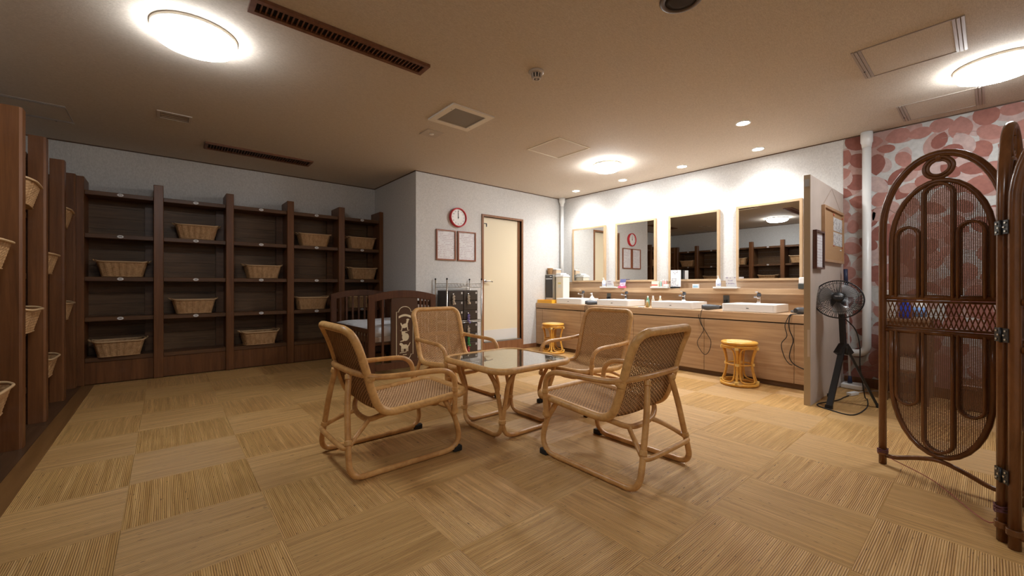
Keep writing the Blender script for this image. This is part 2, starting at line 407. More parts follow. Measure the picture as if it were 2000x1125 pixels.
for layer, (n, pal, L0, L1) in enumerate(((420, (3, 4), .14, .22), (1700, (0, 1, 2), .125, .195))):
    tries = 0; placed = []
    while len(placed) < n and tries < 15000:
        tries += 1; cy = rr.uniform(YF+.1, .97); cz = rr.uniform(.05, H-.05)
        mind = .126 if layer == 1 else .14
        if any((cy-a)**2+(cz-b)**2 < mind**2 for a, b in placed): continue
        placed.append((cy, cz)); L = rr.uniform(L0, L1); Wd = L*rr.uniform(.62, .88); ang = rr.uniform(0, 2*PI); c = rr.choice(pal)
        x = XR-.0024-.00012*(cnt % 20)-.001*layer; cnt += 1
        poly = [(min(.950, max(YF, a)), min(H-.01, max(0.001, b))) for a, b in leafpoly(cy, cz, L, Wd, ang)]
        lmb[c].add([(x, a, b) for a, b in poly], [tuple(range(16))], False)
for m_, mb in zip(lms, lmb):
    o = mb.build('leaf_print', m_, bpy.data.objects['wall_right']); o['kind'] = 'stuff'
tw = MB()
for k in range(26):
    cy = rr.uniform(-.9, .8); cz = rr.uniform(.2, 2.3); p = [(XR-.0062, cy, cz)]
    a = rr.uniform(0, 6)
    for s in range(5): a += rr.uniform(-.4, .4); cy += .045*math.cos(a); cz += .045*math.sin(a); p.append((XR-.0062, min(.92, cy), min(2.42, cz)))
    tw.tube(p, .0013, 4)
o = tw.build('twig_print', mat('twig_print', (.38,.26,.22), .8), bpy.data.objects['wall_right']); o['kind'] = 'stuff'

# the door
D1 = MB()
for a, b in (((dx0-.03, YD-.018, .0), (dx0, YD+.08, dz+.03)), ((dx1, YD-.018, 0), (dx1+.03, YD+.08, dz+.03)), ((dx0, YD-.018, dz), (dx1, YD+.08, dz+.03))): D1.box(a, b)
dr = struct('door_1', D1, FRAMEB)
B((dx0+.002, YD+.035, .16), (dx1-.05, YD+.07, dz-.002)).build('door_leaf', CREAM, dr)
B((dx1-.05, YD+.03, .16), (dx1, YD+.07, dz)).build('door_jamb', FRAMEB, dr)
B((dx0+.01, YD+.031, .175), (dx1-.06, YD+.035, .33)).build('kick_plate', mat('kick_plate', (.74,.73,.70), .4), dr)
B((dx0, YD-.018, 0), (dx1, YD+.09, .155)).build('door_sill', FRAMEB, dr)
B((dx0+.02, YD-.01, .155), (dx1-.01, YD+.035, .166)).build('threshold', mat('threshold_grey', (.16,.15,.14), .5), dr)
MB().tube([(3.525, YD+.033, 1.04), (3.525, YD-.02, 1.04)], .011, 10).tube(fillet([(3.525, YD-.015, 1.04), (3.56, YD-.02, 1.045), (3.63, YD-.02, 1.035)], .02), .0085, 8).lathe([(.026,0),(.026,.012),(.02,.016)], 16, (3.525, YD+.034, 1.04), Matrix.Rotation(PI/2, 3, 'X')).build('door_handle', CHROME, dr)
MB().box((3.515, YD+.028, 1.875), (3.565, YD+.035, 1.885)).box((3.553, YD+.028, 1.835), (3.565, YD+.035, 1.885)).build('corner_mark', BLACK, dr)

# ------------------------------------------------------------------ ceiling fittings
def lamp(x, y, r, s, label, back=False):
    t_ = thing('ceiling_lamp', label, 'ceiling lamp', (x, y, H), group='round ceiling lamps')
    MB().lathe([(r+.004, 0), (r+.004, -.014), (r, -.019)], 48).build('lamp_base', mat('lamp_base', (.62,.55,.46), .4), t_)
    MB().lathe([(r, -.018), (r*.995, -.040), (r*.93, -.062), (r*.75, -.078), (r*.4, -.086), (0.0001, -.088)], 48).build('diffuser', lampmat(str(len(LAMPM)), s), t_)
    LAMPM[label] = 1
    return t_
lamp(.135, 2.99, .20, LAMP_A, 'round white ceiling lamp above the left side, near the long wooden grille')
lamp(4.06, 3.00, .165, LAMP_C, 'round white ceiling lamp nearest the mirrors, furthest of the three')
lamp(4.17, -.03, .20, LAMP_B, 'round white ceiling lamp above the folding screen beside two hatches')
lamp(.135, -.9, .20, LAMP_BACK, 'round white ceiling lamp behind the viewer over the near floor')
for i, (x, y, lb) in enumerate(((3.95, 1.44, 'recessed downlight set alone, out from the row above the mirrors'), (4.82, 1.61, 'recessed downlight above the rightmost and largest mirror'), (4.82, 2.45, 'recessed downlight above the second mirror from the right'),
                    (4.82, 3.30, 'recessed downlight above the second mirror from the left'), (4.82, 4.14, 'recessed downlight above the leftmost mirror near the corner'))):
    t_ = thing('downlight', lb, 'downlight', (x, y, H), group='recessed downlights near the mirrors')
    MB().lathe([(.060, -.0005), (.062, -.006), (.054, -.008), (.050, -.004), (.046, -.001)], 32, cap=False).build('trim_ring', WHITE, t_)
    MB().lathe([(.047, -.002), (.0001, -.0025)], 32).build('lens', lampmat('down%d' % i, 40, (1, .98, .95)), t_)
    L = bpy.data.lights.new('downlight_beam', 'SPOT'); L.energy = SPOT_W if i else SPOT_W*1.0; L.color = (1, .99, .975); L.spot_size = math.radians(140); L.spot_blend = .9; L.shadow_soft_size = .04
    lo = bpy.data.objects.new('downlight_beam', L); COL.objects.link(lo); lo.location = (0, 0, -.02); lo.parent = t_
def grille(x0, x1, y0, y1, label):
    t_ = thing('ceiling_grille', label, 'ceiling grille', ((x0+x1)/2, (y0+y1)/2, H), group='long wooden ceiling grilles')
    w, d = (x1-x0)/2, (y1-y0)/2; f = .028; fz = -.018
    MB().box((-w, -d, fz), (w, -d+f, 0)).box((-w, d-f, fz), (w, d, 0)).box((-w, -d+f, fz), (-w+f, d-f, 0)).box((w-f, -d+f, fz), (w, d-f, 0)).build('frame', GRILLW, t_)
    B((-w+f, -d+f, -.003), (w-f, d-f, 0)).build('opening', HOLE, t_)
    me = B((-.0035, -d+f, -.014), (.0035, d-f, -.002)).mesh('slat', GRILLW); n = int((2*w-2*f)/.0245)
    for k in range(1, n):
        o = bpy.data.objects.new('slat', me); COL.objects.link(o); o.parent = t_; o.location = (-w+f+k*(2*w-2*f)/n, 0, 0)
grille(.33, 1.335, 2.40, 2.54, 'long slatted wooden grille in the ceiling, nearest the viewer beside the lamp')
grille(.31, 1.325, 5.15, 5.38, 'dark slatted grille in the ceiling above the back shelves')
def plate(name, x0, x1, y0, y1, label, cat, m1, m2, f=.03, th=.008, inner=-.004, group=None):
    t_ = thing(name, label, cat, ((x0+x1)/2, (y0+y1)/2, H), group=group); w, d = (x1-x0)/2, (y1-y0)/2
    MB().box((-w, -d, -th), (w, -d+f, 0)).box((-w, d-f, -th), (w, d, 0)).box((-w, -d+f, -th), (-w+f, d-f, 0)).box((w-f, -d+f, -th), (w, d-f, 0)).build('frame', m1, t_, bevel=.001)
    B((-w+f, -d+f, inner), (w-f, d-f, 0)).build('panel', m2, t_)
    return t_
t_ = plate('air_diffuser', 1.75, 2.165, 2.775, 3.19, 'square white air diffuser with a grey mesh centre in the ceiling', 'air diffuser', mat('ivory_frame', (.78,.71,.60), .5), MESHG, .055, .014, -.006)
for s in (-1, 1):
    MB().lathe([(.005, 0), (.005, -.003)], 8, (s*.17, s*.12, -.014)).build('screw', STEEL, t_)
plate('ceiling_hatch', 2.95, 3.435, 2.75, 3.22, 'square ceiling hatch with thin ivory frame beside the far round lamp', 'ceiling hatch', mat('ivory_edge', (.80,.74,.62), .5), CEILM, .014, .005, -.002, 'ceiling hatches')
def hatch2(x0, x1, y0, y1, label):
    t_ = thing('ceiling_hatch', label, 'ceiling hatch', ((x0+x1)/2, (y0+y1)/2, H), group='ceiling hatches'); w, d = (x1-x0)/2, (y1-y0)/2
    AL = mat('hatch_aluminium', (.42,.36,.31), .4, metal=.3)
    for s in (-1, 1):
        f = MB()
        for q in (0, 1, 2): f.box((-w, s*(d-.010-q*.017)-.0065, -.006-(.003 if q == 1 else 0)), (w, s*(d-.010-q*.017)+.0065, 0))
        f.build('side_rail', AL, t_)
        B((-w if s < 0 else w-.008, -d+.05, -.005), (-w+.008 if s < 0 else w, d-.05, 0)).build('end_rail', AL, t_)
    B((-w+.010, -d+.052, -.003), (w-.010, d-.052, 0)).build('panel', CEILM, t_)
    MB().lathe([(.006, 0), (.006, -.003)], 10, (0.1, d-.02, -.008)).build('latch', BLACK, t_)
hatch2(3.28, 3.76, .088, .575, 'larger metal-railed ceiling hatch left of the right-hand round lamp')
hatch2(4.55, 5.0, .025, .505, 'metal-railed ceiling hatch close to the leaf-patterned wall')
hatch2(-1.04, -.62, 4.885, 5.36, 'dim ceiling hatch in the far left corner above the shelves')
t_ = plate('air_diffuser', -.053, .18, 4.48, 4.67, 'small rectangular recessed vent in the ceiling above the back shelves', 'air vent', BEIGEP, mat('vent_inner', (.30,.24,.19), .6), .02, .008, -.001)
for k in range(3): B((-.09, -.05+k*.045, -.005), (.09, -.042+k*.045, -.001)).build('slat', BEIGEP, t_)
t_ = thing('ceiling_sensor', 'small square sensor plate with a round centre beside the air diffuser', 'sensor', (1.945, 3.475, H))
B((-.085, -.085, -.006), (.085, .085, 0)).build('plate', BEIGEP, t_, bevel=.002)
MB().lathe([(.022, -.006), (.020, -.014), (.010, -.018), (.0001, -.018)], 20).build('lens', mat('sensor_lens', (.75,.68,.6), .3), t_)
t_ = thing('smoke_detector', 'small round smoke detector with black openings hanging from the ceiling', 'smoke detector', (1.93, 2.01, H))
MB().lathe([(.052, 0), (.052, -.008), (.046, -.014), (.038, -.018)], 32).build('base', BEIGEP, t_)
MB().lathe([(.030, -.016), (.030, -.044)], 24).build('core', BLACK, t_)
for k in range(10):
    a = 2*PI*k/10; MB().bar((.035*math.cos(a), .035*math.sin(a), -.016), (.030*math.cos(a), .030*math.sin(a), -.048), .010, .004).build('rib', BEIGEP, t_)
MB().lathe([(.031, -.046), (.029, -.051), (.018, -.052), (.018, -.046)], 24, cap=False).build('ring', BEIGEP, t_)
MB().lathe([(.010, -.044), (.008, -.054), (.0001, -.055)], 12).build('cap', BEIGEP, t_)
t_ = thing('ceiling_speaker', 'round dark brown speaker at the top edge of the ceiling', 'speaker', (2.0, 1.02, H))
MB().lathe([(.105, 0), (.105, -.006), (.098, -.012), (.080, -.012), (.078, -.006)], 40, cap=False).build('rim', mat('speaker_rim', (.10,.065,.045), .4), t_)
MB().lathe([(.079, -.006), (.05, -.009), (.0001, -.010)], 32).build('grille_cloth', mat('speaker_cloth', (.035,.022,.014), .8), t_)

# ------------------------------------------------------------------ wicker basket
def basket():
    t_ = thing('wicker_basket', 'x', 'basket', (0, 0, 0))
    def ring(hx, hy, z, n, rc):
        out = []
        for k in range(n):
            a = 2*PI*k/n; c, s = math.cos(a), math.sin(a); e = .36
            out.append(Vector((hx*math.copysign(abs(c)**e, c), hy*math.copysign(abs(s)**e, s), z)))
        return out
    n = 84; rows = 16; h = .148; mb = MB(); vs = []; R0 = (.155, .105); R1 = (.190, .140)
    for i in range(rows+1):
        f = i/rows; hx = R0[0]+(R1[0]-R0[0])*f; hy = R0[1]+(R1[1]-R0[1])*f
        base = resample(ring(hx, hy, h*f+.004, 240, .04), 1, True) if False else ring(hx, hy, h*f+.004, n, .04)
        # even spacing round the ring
        P = ring(hx, hy, h*f+.004, 360, .04); L = [0]
        for a, b in zip(P, P[1:]+[P[0]]): L.append(L[-1]+(b-a).length)
        j = 0
        for k in range(n):
            tt = L[-1]*k/n
            while L[j+1] < tt: j += 1
            p = P[j].lerp(P[(j+1) % 360], (tt-L[j])/max(1e-9, L[j+1]-L[j]))
            rib = (.0024 if (k//2) % 2 else -.0016) + (.0010 if (k//2+i) % 2 else -.0010)
            d = Vector((p.x, p.y, 0)).normalized(); vs.append(p + d*rib)
    fs = [(i*n+k, i*n+(k+1) % n, (i+1)*n+(k+1) % n, (i+1)*n+k) for i in range(rows) for k in range(n)]
    mb.add(vs, fs, False)
    inner = [v - Vector((v.x, v.y, 0)).normalized()*.007 for v in vs]
    mb.add(inner, [f[::-1] for f in fs], False)
    mb.add(ring(.153, .103, .004, 40, .04), [tuple(range(40))], False); mb.add(ring(.148, .098, .008, 40, .04), [tuple(range(40))], False)
    mb.build('wicker_body', BASKM, t_)
    rim = resample(ring(.196, .146, h+.006, 200, .04), .012, True)
    rim = [Vector((p.x, p.y, p.z + (.012*max(0, (abs(p.x)-.15)/.045)**2))) for p in rim]
    MB().tube(rim, .0075, 8, closed=True).build('rim', BASKR, t_)
    for s in (-1, 1):
        hp = [(s*.190, -.05, h+.004), (s*.212, -.045, h+.02), (s*.222, 0, h+.028), (s*.212, .045, h+.02), (s*.190, .05, h+.004)]
        MB().tube(cr(hp, 4), .006, 6).build('handle', BASKR, t_)
    MB().tube(ring(.157, .107, .006, 60, .04), .005, 6, closed=True).build('foot_ring', BASKM, t_)
    return t_
BK0 = basket(); used = [0]
def put_basket(x, y, z, rz, label, group):
    if not used[0]:
        BK0.location = (x, y, z); BK0.rotation_euler = (0, 0, rz); BK0['label'] = label; BK0['group'] = group; used[0] = 1; return BK0
    return dup(BK0, (x, y, z), rz, label, group)

# ------------------------------------------------------------------ back shelves
FY = 5.72
bs = thing('locker_shelf', 'dark wooden open shelving along the back wall, numbered, five bays wide', 'shelving', (0, FY, 0))
PX = [(-.665, -.60), (-.092, -.012), (.536, .612), (1.168, 1.245), (1.79, 1.872), (2.36, 2.415)]
TOPZ = [1.92, 1.497, 1.067, .667, .262]
for a, b in PX: B((a, 0, .003), (b, .327, 2.045)).build('post', DARKW, bs, bevel=.004)
cells = list(zip(PX[:-1], PX[1:]))
for k in range(17):
    z0 = .004+k*.1125; B((-.66, .310, z0+.0008), (2.412, .326, z0+.1115)).build('back_plank', BACKW, bs)
n_ = 43
for ci, (p, q) in enumerate(cells):
    a, b = p[1], q[0]
    for zi, z in enumerate(TOPZ):
        y0 = .022 if zi < 4 else .035
        B((a+.0005, y0, z-.043), (b-.0005, .309, z)).build('shelf_board', BOARDW, bs, bevel=.003)
        if zi < 4:
            pl = MB().lathe([(1, 0), (1, .003), (.9, .004)], 28, (0, 0, 0), Matrix(((.0245,0,0),(0,0,-1),(0,.0155,0))).to_3x3()).build('number_plate', mat('plate_white', (.82,.80,.78), .4) if ci+zi == 0 else bpy.data.materials['plate_white'], bs, loc=((a+b)/2, y0-.0002, z-.020))
            textobj('number', str(n_+ci*4+zi), .023, INK, pl, (0, -.0045, 0), (PI/2, 0, 0))
    B((a+.0005, .045, .004), (b-.0005, .06, .218)).build('kick_board', DARKW, bs)
    # upright divider battens seen at the back of each bay
    B((b-.075, .262, .265), (b-.0005, .309, 1.875)).build('inner_batten', BOARDW, bs)
rows = ['top', 'second', 'third', 'lowest']; bayn = ['leftmost bay', 'second bay from the left', 'middle bay', 'fourth bay from the left', 'rightmost bay']
BZ = [1.4972, 1.0672, .6672, .2622]
for ci, ri, x0, x1, rz, dy in ((0, 1, -.515, -.152, 0, .02), (0, 3, -.561, -.160, .10, -.02), (1, 0, .105, .454, -.05, .03), (1, 2, .054, .444, .04, .02), (2, 1, .736, 1.108, .02, .03), (2, 3, .660, 1.103, .09, .0),
                               (3, 0, 1.312, 1.713, -.04, .03), (3, 2, 1.270, 1.687, .03, .03), (4, 0, 1.936, 2.334, 0, .02), (4, 1, 1.942, 2.364, 0, .02), (4, 2, 1.963, 2.30, 0, .02)):
    put_basket((x0+x1)/2, FY+.133+dy, BZ[ri]+.001, rz, 'wicker basket on the back shelves, %s, %s shelf' % (bayn[ci], {'top': 'upper', 'second': 'second', 'third': 'third', 'lowest': 'bottom'}[rows[ri]]), 'wicker basket on the numbered back shelves')

# ------------------------------------------------------------------ left shelves
ls = thing('locker_shelf', 'dark wooden open shelving along the left wall with wide posts seen edge-on', 'shelving', (-.65, 0, 0))
LY = [-.25, .42, 1.08, 1.75, 2.42, 3.085, 3.75, 4.39, 5.09, 5.643]
for y in LY[1:]:
    w = .08 if y < 5.6 else .075
    pb = MB(); poly = [(-.085, 0), (-.012, 0), (0, .012), (0, w), (-.085, w)]
    pb.prism(poly, .003, 2.045).build('post', DARKW, ls, loc=(0, y, 0))
    # the side board behind each post, a bit set back, and its joint line
    B((-.425, y+.02, .003), (-.086, y+.05, 1.90)).build('side_board', BOARDW, ls)
for k in range(17):
    z0 = .004+k*.1125; B((-.43, LY[1], z0+.0008), (-.426, 5.70, z0+.1115)).build('back_plank', BACKW, ls)
for a, b in zip(LY[1:-1], LY[2:]):
    for zi, z in enumerate(TOPZ):
        B((-.425, a+.0505, z-.043), (-.092, b+.0195, z)).build('shelf_board', BOARDW, ls, bevel=.003)
        if zi < 4 and a > 1.5:
            pl = MB().lathe([(1, 0), (1, .003), (.9, .004)], 20, (0, 0, 0), Matrix(((0,0,1),(.0245,0,0),(0,.0155,0))).to_3x3()).build('number_plate', bpy.data.materials['plate_white'], ls, loc=(-.092, (a+b)/2+.03, z-.020))
            textobj('number', str(25+4*LY.index(a)-12+zi), .023, INK, pl, (.0045, 0, 0), (PI/2, 0, PI/2))
    B((-.11, a+.0805, .003), (-.10, b-.0005, .218)).build('kick_board', DARKW, ls)
for (bi, ri, lb) in ((6, 0, 'wicker basket poking out of the left shelves, nearest and highest beside the first post'), (5, 1, 'wicker basket cut by the left picture edge at mid height'), (7, 1, 'wicker basket in the left shelves between second and third posts, at mid height'), (8, 0, 'wicker basket high in the furthest bay of the left shelves'),
                     (6, 2, 'wicker basket poking out behind the nearest left post, below eye level'), (8, 2, 'wicker basket low in the furthest bay of the left shelves'), (7, 3, 'bottom wicker basket between the second and third left posts'), (5, 3, 'wicker basket at the left picture edge, lowest of all')):
    yc = (LY[bi]+.08+LY[bi+1])/2
    put_basket(-.785-.012*(bi % 2), yc, BZ[ri]+.001, PI/2 + (.05 if ri == 0 else 0), lb, 'wicker basket in the left shelves')
for (bi, ri) in ((4, 0),):
    put_basket(-.742, (LY[bi]+.08+LY[bi+1])/2, BZ[ri]+.001, PI/2, 'wicker basket of the left shelves seen only in the largest mirror', 'wicker basket in the left shelves')

# ------------------------------------------------------------------ rattan chair
PROF = [(-.034, .758), (-.010, .728), (.024, .655), (.056, .555), (.090, .435), (.122, .358), (.155, .326), (.205, .311), (.34, .317), (.485, .327), (.60, .333), (.680, .338)]
pr = resample(cr([Vector((x, 0, z)) for x, z in PROF], 8), .004)
PL = [0]
for a, b in zip(pr, pr[1:]): PL.append(PL[-1]+(b-a).length)
def prof(s):
    s = max(0, min(PL[-1], s)); i = min(len(pr)-2, int(s/PL[-1]*(len(pr)-1)))
    while i < len(pr)-2 and PL[i+1] < s: i += 1
    while i > 0 and PL[i] > s: i -= 1
    t_ = (s-PL[i])/max(1e-9, PL[i+1]-PL[i]); p = pr[i].lerp(pr[i+1], t_); d = (pr[i+1]-pr[i]).normalized()
    return p, Vector((-d.z, 0, d.x))
SL = PL[-1]; VW = .240
def sag(s, v):                                         # the weave hangs a little inside its rim
    a = max(0, 1-(v/VW)**2); b = math.sin(PI*min(1, max(0, s/SL)))
    return -.022*a*b
def shellpt(s, v, off=0):
    p, n = prof(s); q = p + n*(sag(s, v)*(-1) if False else 0) - n*0 + n*off
    # rim normal points to the sitter's side, the sag goes away from it
    q = q + n*(-1 if n.z < 0 else 1)*0
    return Vector((q.x, v, q.z))
def chair(label, loc, rz):
    t_ = thing('rattan_armchair', label, 'armchair', loc, rz, 'rattan armchairs round the glass table')
    # rim
    rc = [(0, -VW), (SL, -VW), (SL, VW), (0, VW)]
    pp = []
    R = .075
    for (cs, cv, a0) in ((R, -VW+R, PI), (SL-R, -VW+R, 1.5*PI), (SL-R, VW-R, 0), (R, VW-R, .5*PI)):
        for k in range(9):
            a = a0+k*PI/16; pp.append((cs+R*math.cos(a), cv+R*math.sin(a)))
    full = []
    for i in range(len(pp)):
        a = pp[i]; b = pp[(i+1) % len(pp)]; d = math.hypot(a[0]-b[0], a[1]-b[1]); n = max(1, int(d/.02))
        for k in range(n): full.append((a[0]+(b[0]-a[0])*k/n, a[1]+(b[1]-a[1])*k/n))
    rim = [shellpt(*q) for q in full]
    MB().tube(resample(rim, .0033, True), .0205, 10, closed=True, ridge=.05).build('seat_rim', RATW, t_)
    # weave
    def vlim(s):
        d = min(s, SL-s)
        if d < R: return VW-R+math.sqrt(max(0, R*R-(R-d)**2))
        return VW
    rib = MB(); pitch = .0148; nr = int(VW*2/pitch)
    def wp(s, v, off):
        p, n = prof(s); a = max(0, 1-(v/VW)**2)*math.sin(PI*max(0, min(1, s/SL)))
        nn = n if n.z > 0 or n.x > 0 else -n
        q = p - nn*(.020*a) + nn*off
        return Vector((q.x, v, q.z))
    for k in range(nr+1):
        v = -VW+(k+.5)*2*VW/(nr+1); s0 = 0
        while vlim(s0) < abs(v): s0 += .004
        n = int((SL-2*s0)/.022); rib.tube([wp(s0+(SL-2*s0)*i/n, v, 0) for i in range(n+1)], .0026, 4, cap=False)
    o = rib.build('weave_ribs', RIBM, t_); o['kind'] = 'stuff'
    st = MB(); ds = .0092; ns = int(SL/ds)
    for i in range(1, ns):
        s = i*ds; vl = vlim(s)-.004
        n = int(2*vl/(pitch/4.0)); vs = []; fs = []
        for k in range(n+1):
            v = -vl+2*vl*k/n
            ph = PI*(v+VW)/(2*VW)*(nr+1); sp_ = math.sin(ph); off = .0019*sp_*(1 if i % 2 else -1) + .0016*abs(sp_)
            hw = .0030+.0013*abs(sp_)
            c = wp(s, v, off); a = wp(s-hw, v, off*.6); b = wp(s+hw, v, off*.6)
            nn = wp(s, v, off+.0016); mm = wp(s, v, off-.0016)
            vs += [a, nn, b, mm]
            if k:
                for e in range(4): fs.append(((k-1)*4+e, (k-1)*4+(e+1) % 4, k*4+(e+1) % 4, k*4+e))
        st.add(vs, fs, False)
    o = st.build('woven_seat', WEAV, t_); o['kind'] = 'stuff'
    # arms, one pole running round behind the back
    half = [(.572, .258, .225), (.575, .264, .31), (.573, .268, .40), (.556, .271, .455), (.51, .273, .488), (.44, .272, .499), (.30, .270, .502), (.17, .267, .506), (.105, .262, .512), (.062, .243, .520), (.034, .195, .527), (.018, .12, .530)]
    arm = half + [(.012, 0, .532)] + [(x, -y, z) for x, y, z in half[::-1]]
    MB().tube(cr(arm, 5), .0155, 10).build('arm_loop', RATT, t_)
    for s in (-1, 1):
        side = [(.018, s*.108, .516), (-.004, s*.150, .36), (-.016, s*.195, .20), (-.022, s*.222, .11), (-.020, s*.236, .065), (-.002, s*.243, .032), (.035, s*.246, .0175), (.10, s*.246, .0165), (.28, s*.246, .0165),
                (.47, s*.246, .0165), (.54, s*.246, .019), (.582, s*.247, .036), (.607, s*.248, .075), (.606, s*.246, .13), (.585, s*.236, .21), (.545, s*.216, .29), (.532, s*.208, .318)]
        MB().tube(cr(side, 5), .0155, 10).build('side_runner', RATT, t_)
        B((.572, s*.246-.017, .0004), (.628, s*.246+.017, .032)).build('floor_cap', BLKRUB, t_, bevel=.004)
        for (c, d, r_) in (((-.0165, s*.200, .185), (-.1, s*.35, -1), .019), ((.580, s*.255, .245), (0, 0, 1), .020), ((.573, s*.268, .375), (0, 0, 1), .0175), ((.085, s*.252, .508), (-1, -s*.3, 0), .0185), ((.075, s*.243, .50), (.25, 0, -1), .0225), ((.012, s*.117, .50), (-.2, s*.3, -1), .0175)):
            c = Vector(c); d = Vector(d).normalized(); MB().tube([c+d*(k*.0035-.012) for k in range(8)], r_, 10, ridge=.06).build('binding', RATW, t_)
    st_ = [(.125, .105, .250), (.085, .140, .232), (.03, .178, .200), (-.012, .205, .170), (-.030, .200, .162), (-.040, .165, .160)]
    MB().tube(cr(st_ + [(-.043, 0, .160)] + [(x, -y, z) for x, y, z in st_[::-1]], 5), .0125, 8).build('stretcher', RATT, t_)
    bw = [(.185, .222, .303), (.155, .185, .285), (.132, .13, .260), (.125, .07, .246)]
    MB().tube(cr(bw + [(.122, 0, .243)] + [(x, -y, z) for x, y, z in bw[::-1]], 5), .0145, 8).build('rear_bow', RATT, t_)
    fb = [(.53, .218, .318), (.53, .17, .300), (.532, .12, .268), (.534, .06, .252)]
    MB().tube(cr(fb + [(.534, 0, .250)] + [(x, -y, z) for x, y, z in fb[::-1]], 5), .0145, 8).build('front_bow', RATT, t_)
    return t_
CH = chair('rattan armchair at the left of the table, seen from its side and behind', (.72, 2.301, 0), 0)
def place(lb, x, y, rz): return dup(CH, (x, y, 0), rz, lb)
place('rattan armchair nearest the viewer, right of the table, seen from behind', 1.926, 1.083, PI/2-.008)
place('rattan armchair behind the table by the dark crib, facing the viewer', 1.945, 3.38, -PI/2+.03)
place('rattan armchair right of the table by the vanity, facing left', 3.0, 2.215, PI+.02)

# ------------------------------------------------------------------ glass-topped table
tb = thing('rattan_table', 'low square rattan table with rounded corners and glass top', 'table', (1.84, 2.22, 0))
def rsq(a, r, z, n=8):
    out = []
    for (cx_, cy_, a0) in ((a-r, a-r, 0), (-a+r, a-r, PI/2), (-a+r, -a+r, PI), (a-r, -a+r, 1.5*PI)):
        for k in range(n+1):
            t_ = a0+k*PI/2/n; out.append(Vector((cx_+r*math.cos(t_), cy_+r*math.sin(t_), z)))
    return out
MB().tube(resample(rsq(.332, .11, .458), .0034, True), .0195, 10, closed=True, ridge=.05).build('rim', RATW, tb)
poly = [(p.x, p.y) for p in rsq(.318, .10, 0)]
TINT = mat('table_glass', (.96,.98,.97), 0.0, trans=1, ior=1.52)
MB().prism(poly, .466, .472).build('glass_top', TINT, tb)
wb = MB(); 
for k in range(42):
    v = -.305+k*.61/41
    l_ = .318 if abs(v) < .218 else .218+math.sqrt(max(0, .1**2-(abs(v)-.218)**2))
    wb.box((-l_, v-.0062, .452), (l_, v+.0062, .455+.0015*(k % 2)))
o = wb.build('woven_mat', wood('table_mat_cane', (.28,.18,.09), (.46,.32,.18), (60,60,60), .6), tb); o['kind'] = 'stuff'
for k in range(4):
    m = Matrix.Rotation(k*PI/2, 4, 'Z')
    lg = [(-.22, -.115, .444), (-.219, -.155, .36), (-.217, -.188, .26), (-.216, -.204, .16), (-.216, -.206, .085), (-.216, -.185, .038), (-.216, -.135, .0165), (-.216, -.07, .0155)]
    lg = lg + [(x, -y, z) for x, y, z in lg[::-1]]
    # legs flare outward under the top
    lg = [(x-(.075*max(0, (z-.2)/.244)**1.5 if True else 0), y*(1+.5*max(0, (z-.25)/.19)), z) for x, y, z in lg]
    MB().tube([m @ p for p in cr(lg, 5)], .0145, 9).build('leg_loop', RATT, tb)
    c = m @ Vector((-.214, -.214, .118)); MB().tube([c+Vector((0, 0, j*.004-.012)) for j in range(7)], .0235, 10, ridge=.05).build('binding', RATW, tb)

# ------------------------------------------------------------------ crib
cb = thing('baby_crib', 'dark brown wooden crib with animal pictures on its end panel', 'crib', (1.56, 4.08, 0))
CW, CL = .77, 1.22
def cribend(y, decor):
    def arch(x): u = (x-CW/2)/(CW/2); return .875+.055*(1-u*u)
    n = 14; top = [(CW*i/n, arch(CW*i/n)) for i in range(n+1)]; low = [(CW*i/n, arch(CW*i/n)-.078) for i in range(n+1)][::-1]
    MB().prism(top+low, y-.016, y+.016, lambda a, b, c: (a, c, b)).build('head_rail', CRIBW, cb, bevel=.003)
    for x in (0, CW-.07): B((x, y-.018, .085), (x+.07, y+.018, arch(x+.035)-.03)).build('corner_post', CRIBW, cb, bevel=.004)
    B((.07, y-.012, .10), (CW-.07, y+.012, .17)).build('bottom_rail', CRIBW, cb, bevel=.002)
    if decor:
        B((.245, y-.012, .17), (.545, y+.012, arch(.4)-.07)).build('centre_panel', mat('crib_panel', (.075,.034,.017), .35), cb, bevel=.002)
        xs_ = (.155, .20) if False else (.155,)
        for x in (.155, .585, .625, .665): B((x-.011, y-.008, .17), (x+.011, y+.008, arch(x)-.07)).build('slat', CRIBW, cb)
    else:
        for k in range(8): x = .12+k*.076; B((x-.011, y-.008, .17), (x+.011, y+.008, arch(x)-.07)).build('slat', CRIBW, cb)
cribend(0, True); cribend(CL, False)
# printed decor on the near panel
y_ = -.0128
def deco(poly, name='picture', p=None, dy=0): return MB().prism(poly, y_-.0008-dy, y_-dy, lambda a, b, c: (a, c, b)).build(name, CREAMP, cb if p is None else p)
out = [(.30, .24), (.30, .70), (.325, .70)] + [(.395-.07*math.cos(a), .70+.055*math.sin(a)) for a in [PI*k/10 for k in range(1, 10)]] + [(.465, .70), (.49, .70), (.49, .24), (.465, .24)] + [(.395+.07*math.cos(a), .24-.055*math.sin(a)) for a in [PI*k/10 for k in range(1, 10)]] + [(.325, .24)]
fr = MB().tube([(a, y_, b) for a, b in out], .0042, 4, closed=True).build('border_line', CREAMP, cb)
rib_ = [(.325+.14*k/10, .655+.020*math.sin(PI*k/10)) for k in range(11)] + [(.465-.14*k/10, .632+.020*math.sin(PI*(1-k/10))) for k in range(11)]
deco(rib_, 'ribbon')
def blob(cx_, cy_, rx, ry, n=12, rot=0):
    return [(cx_+rx*math.cos(2*PI*k/n)*math.cos(rot)-ry*math.sin(2*PI*k/n)*math.sin(rot), cy_+rx*math.cos(2*PI*k/n)*math.sin(rot)+ry*math.sin(2*PI*k/n)*math.cos(rot)) for k in range(n)]
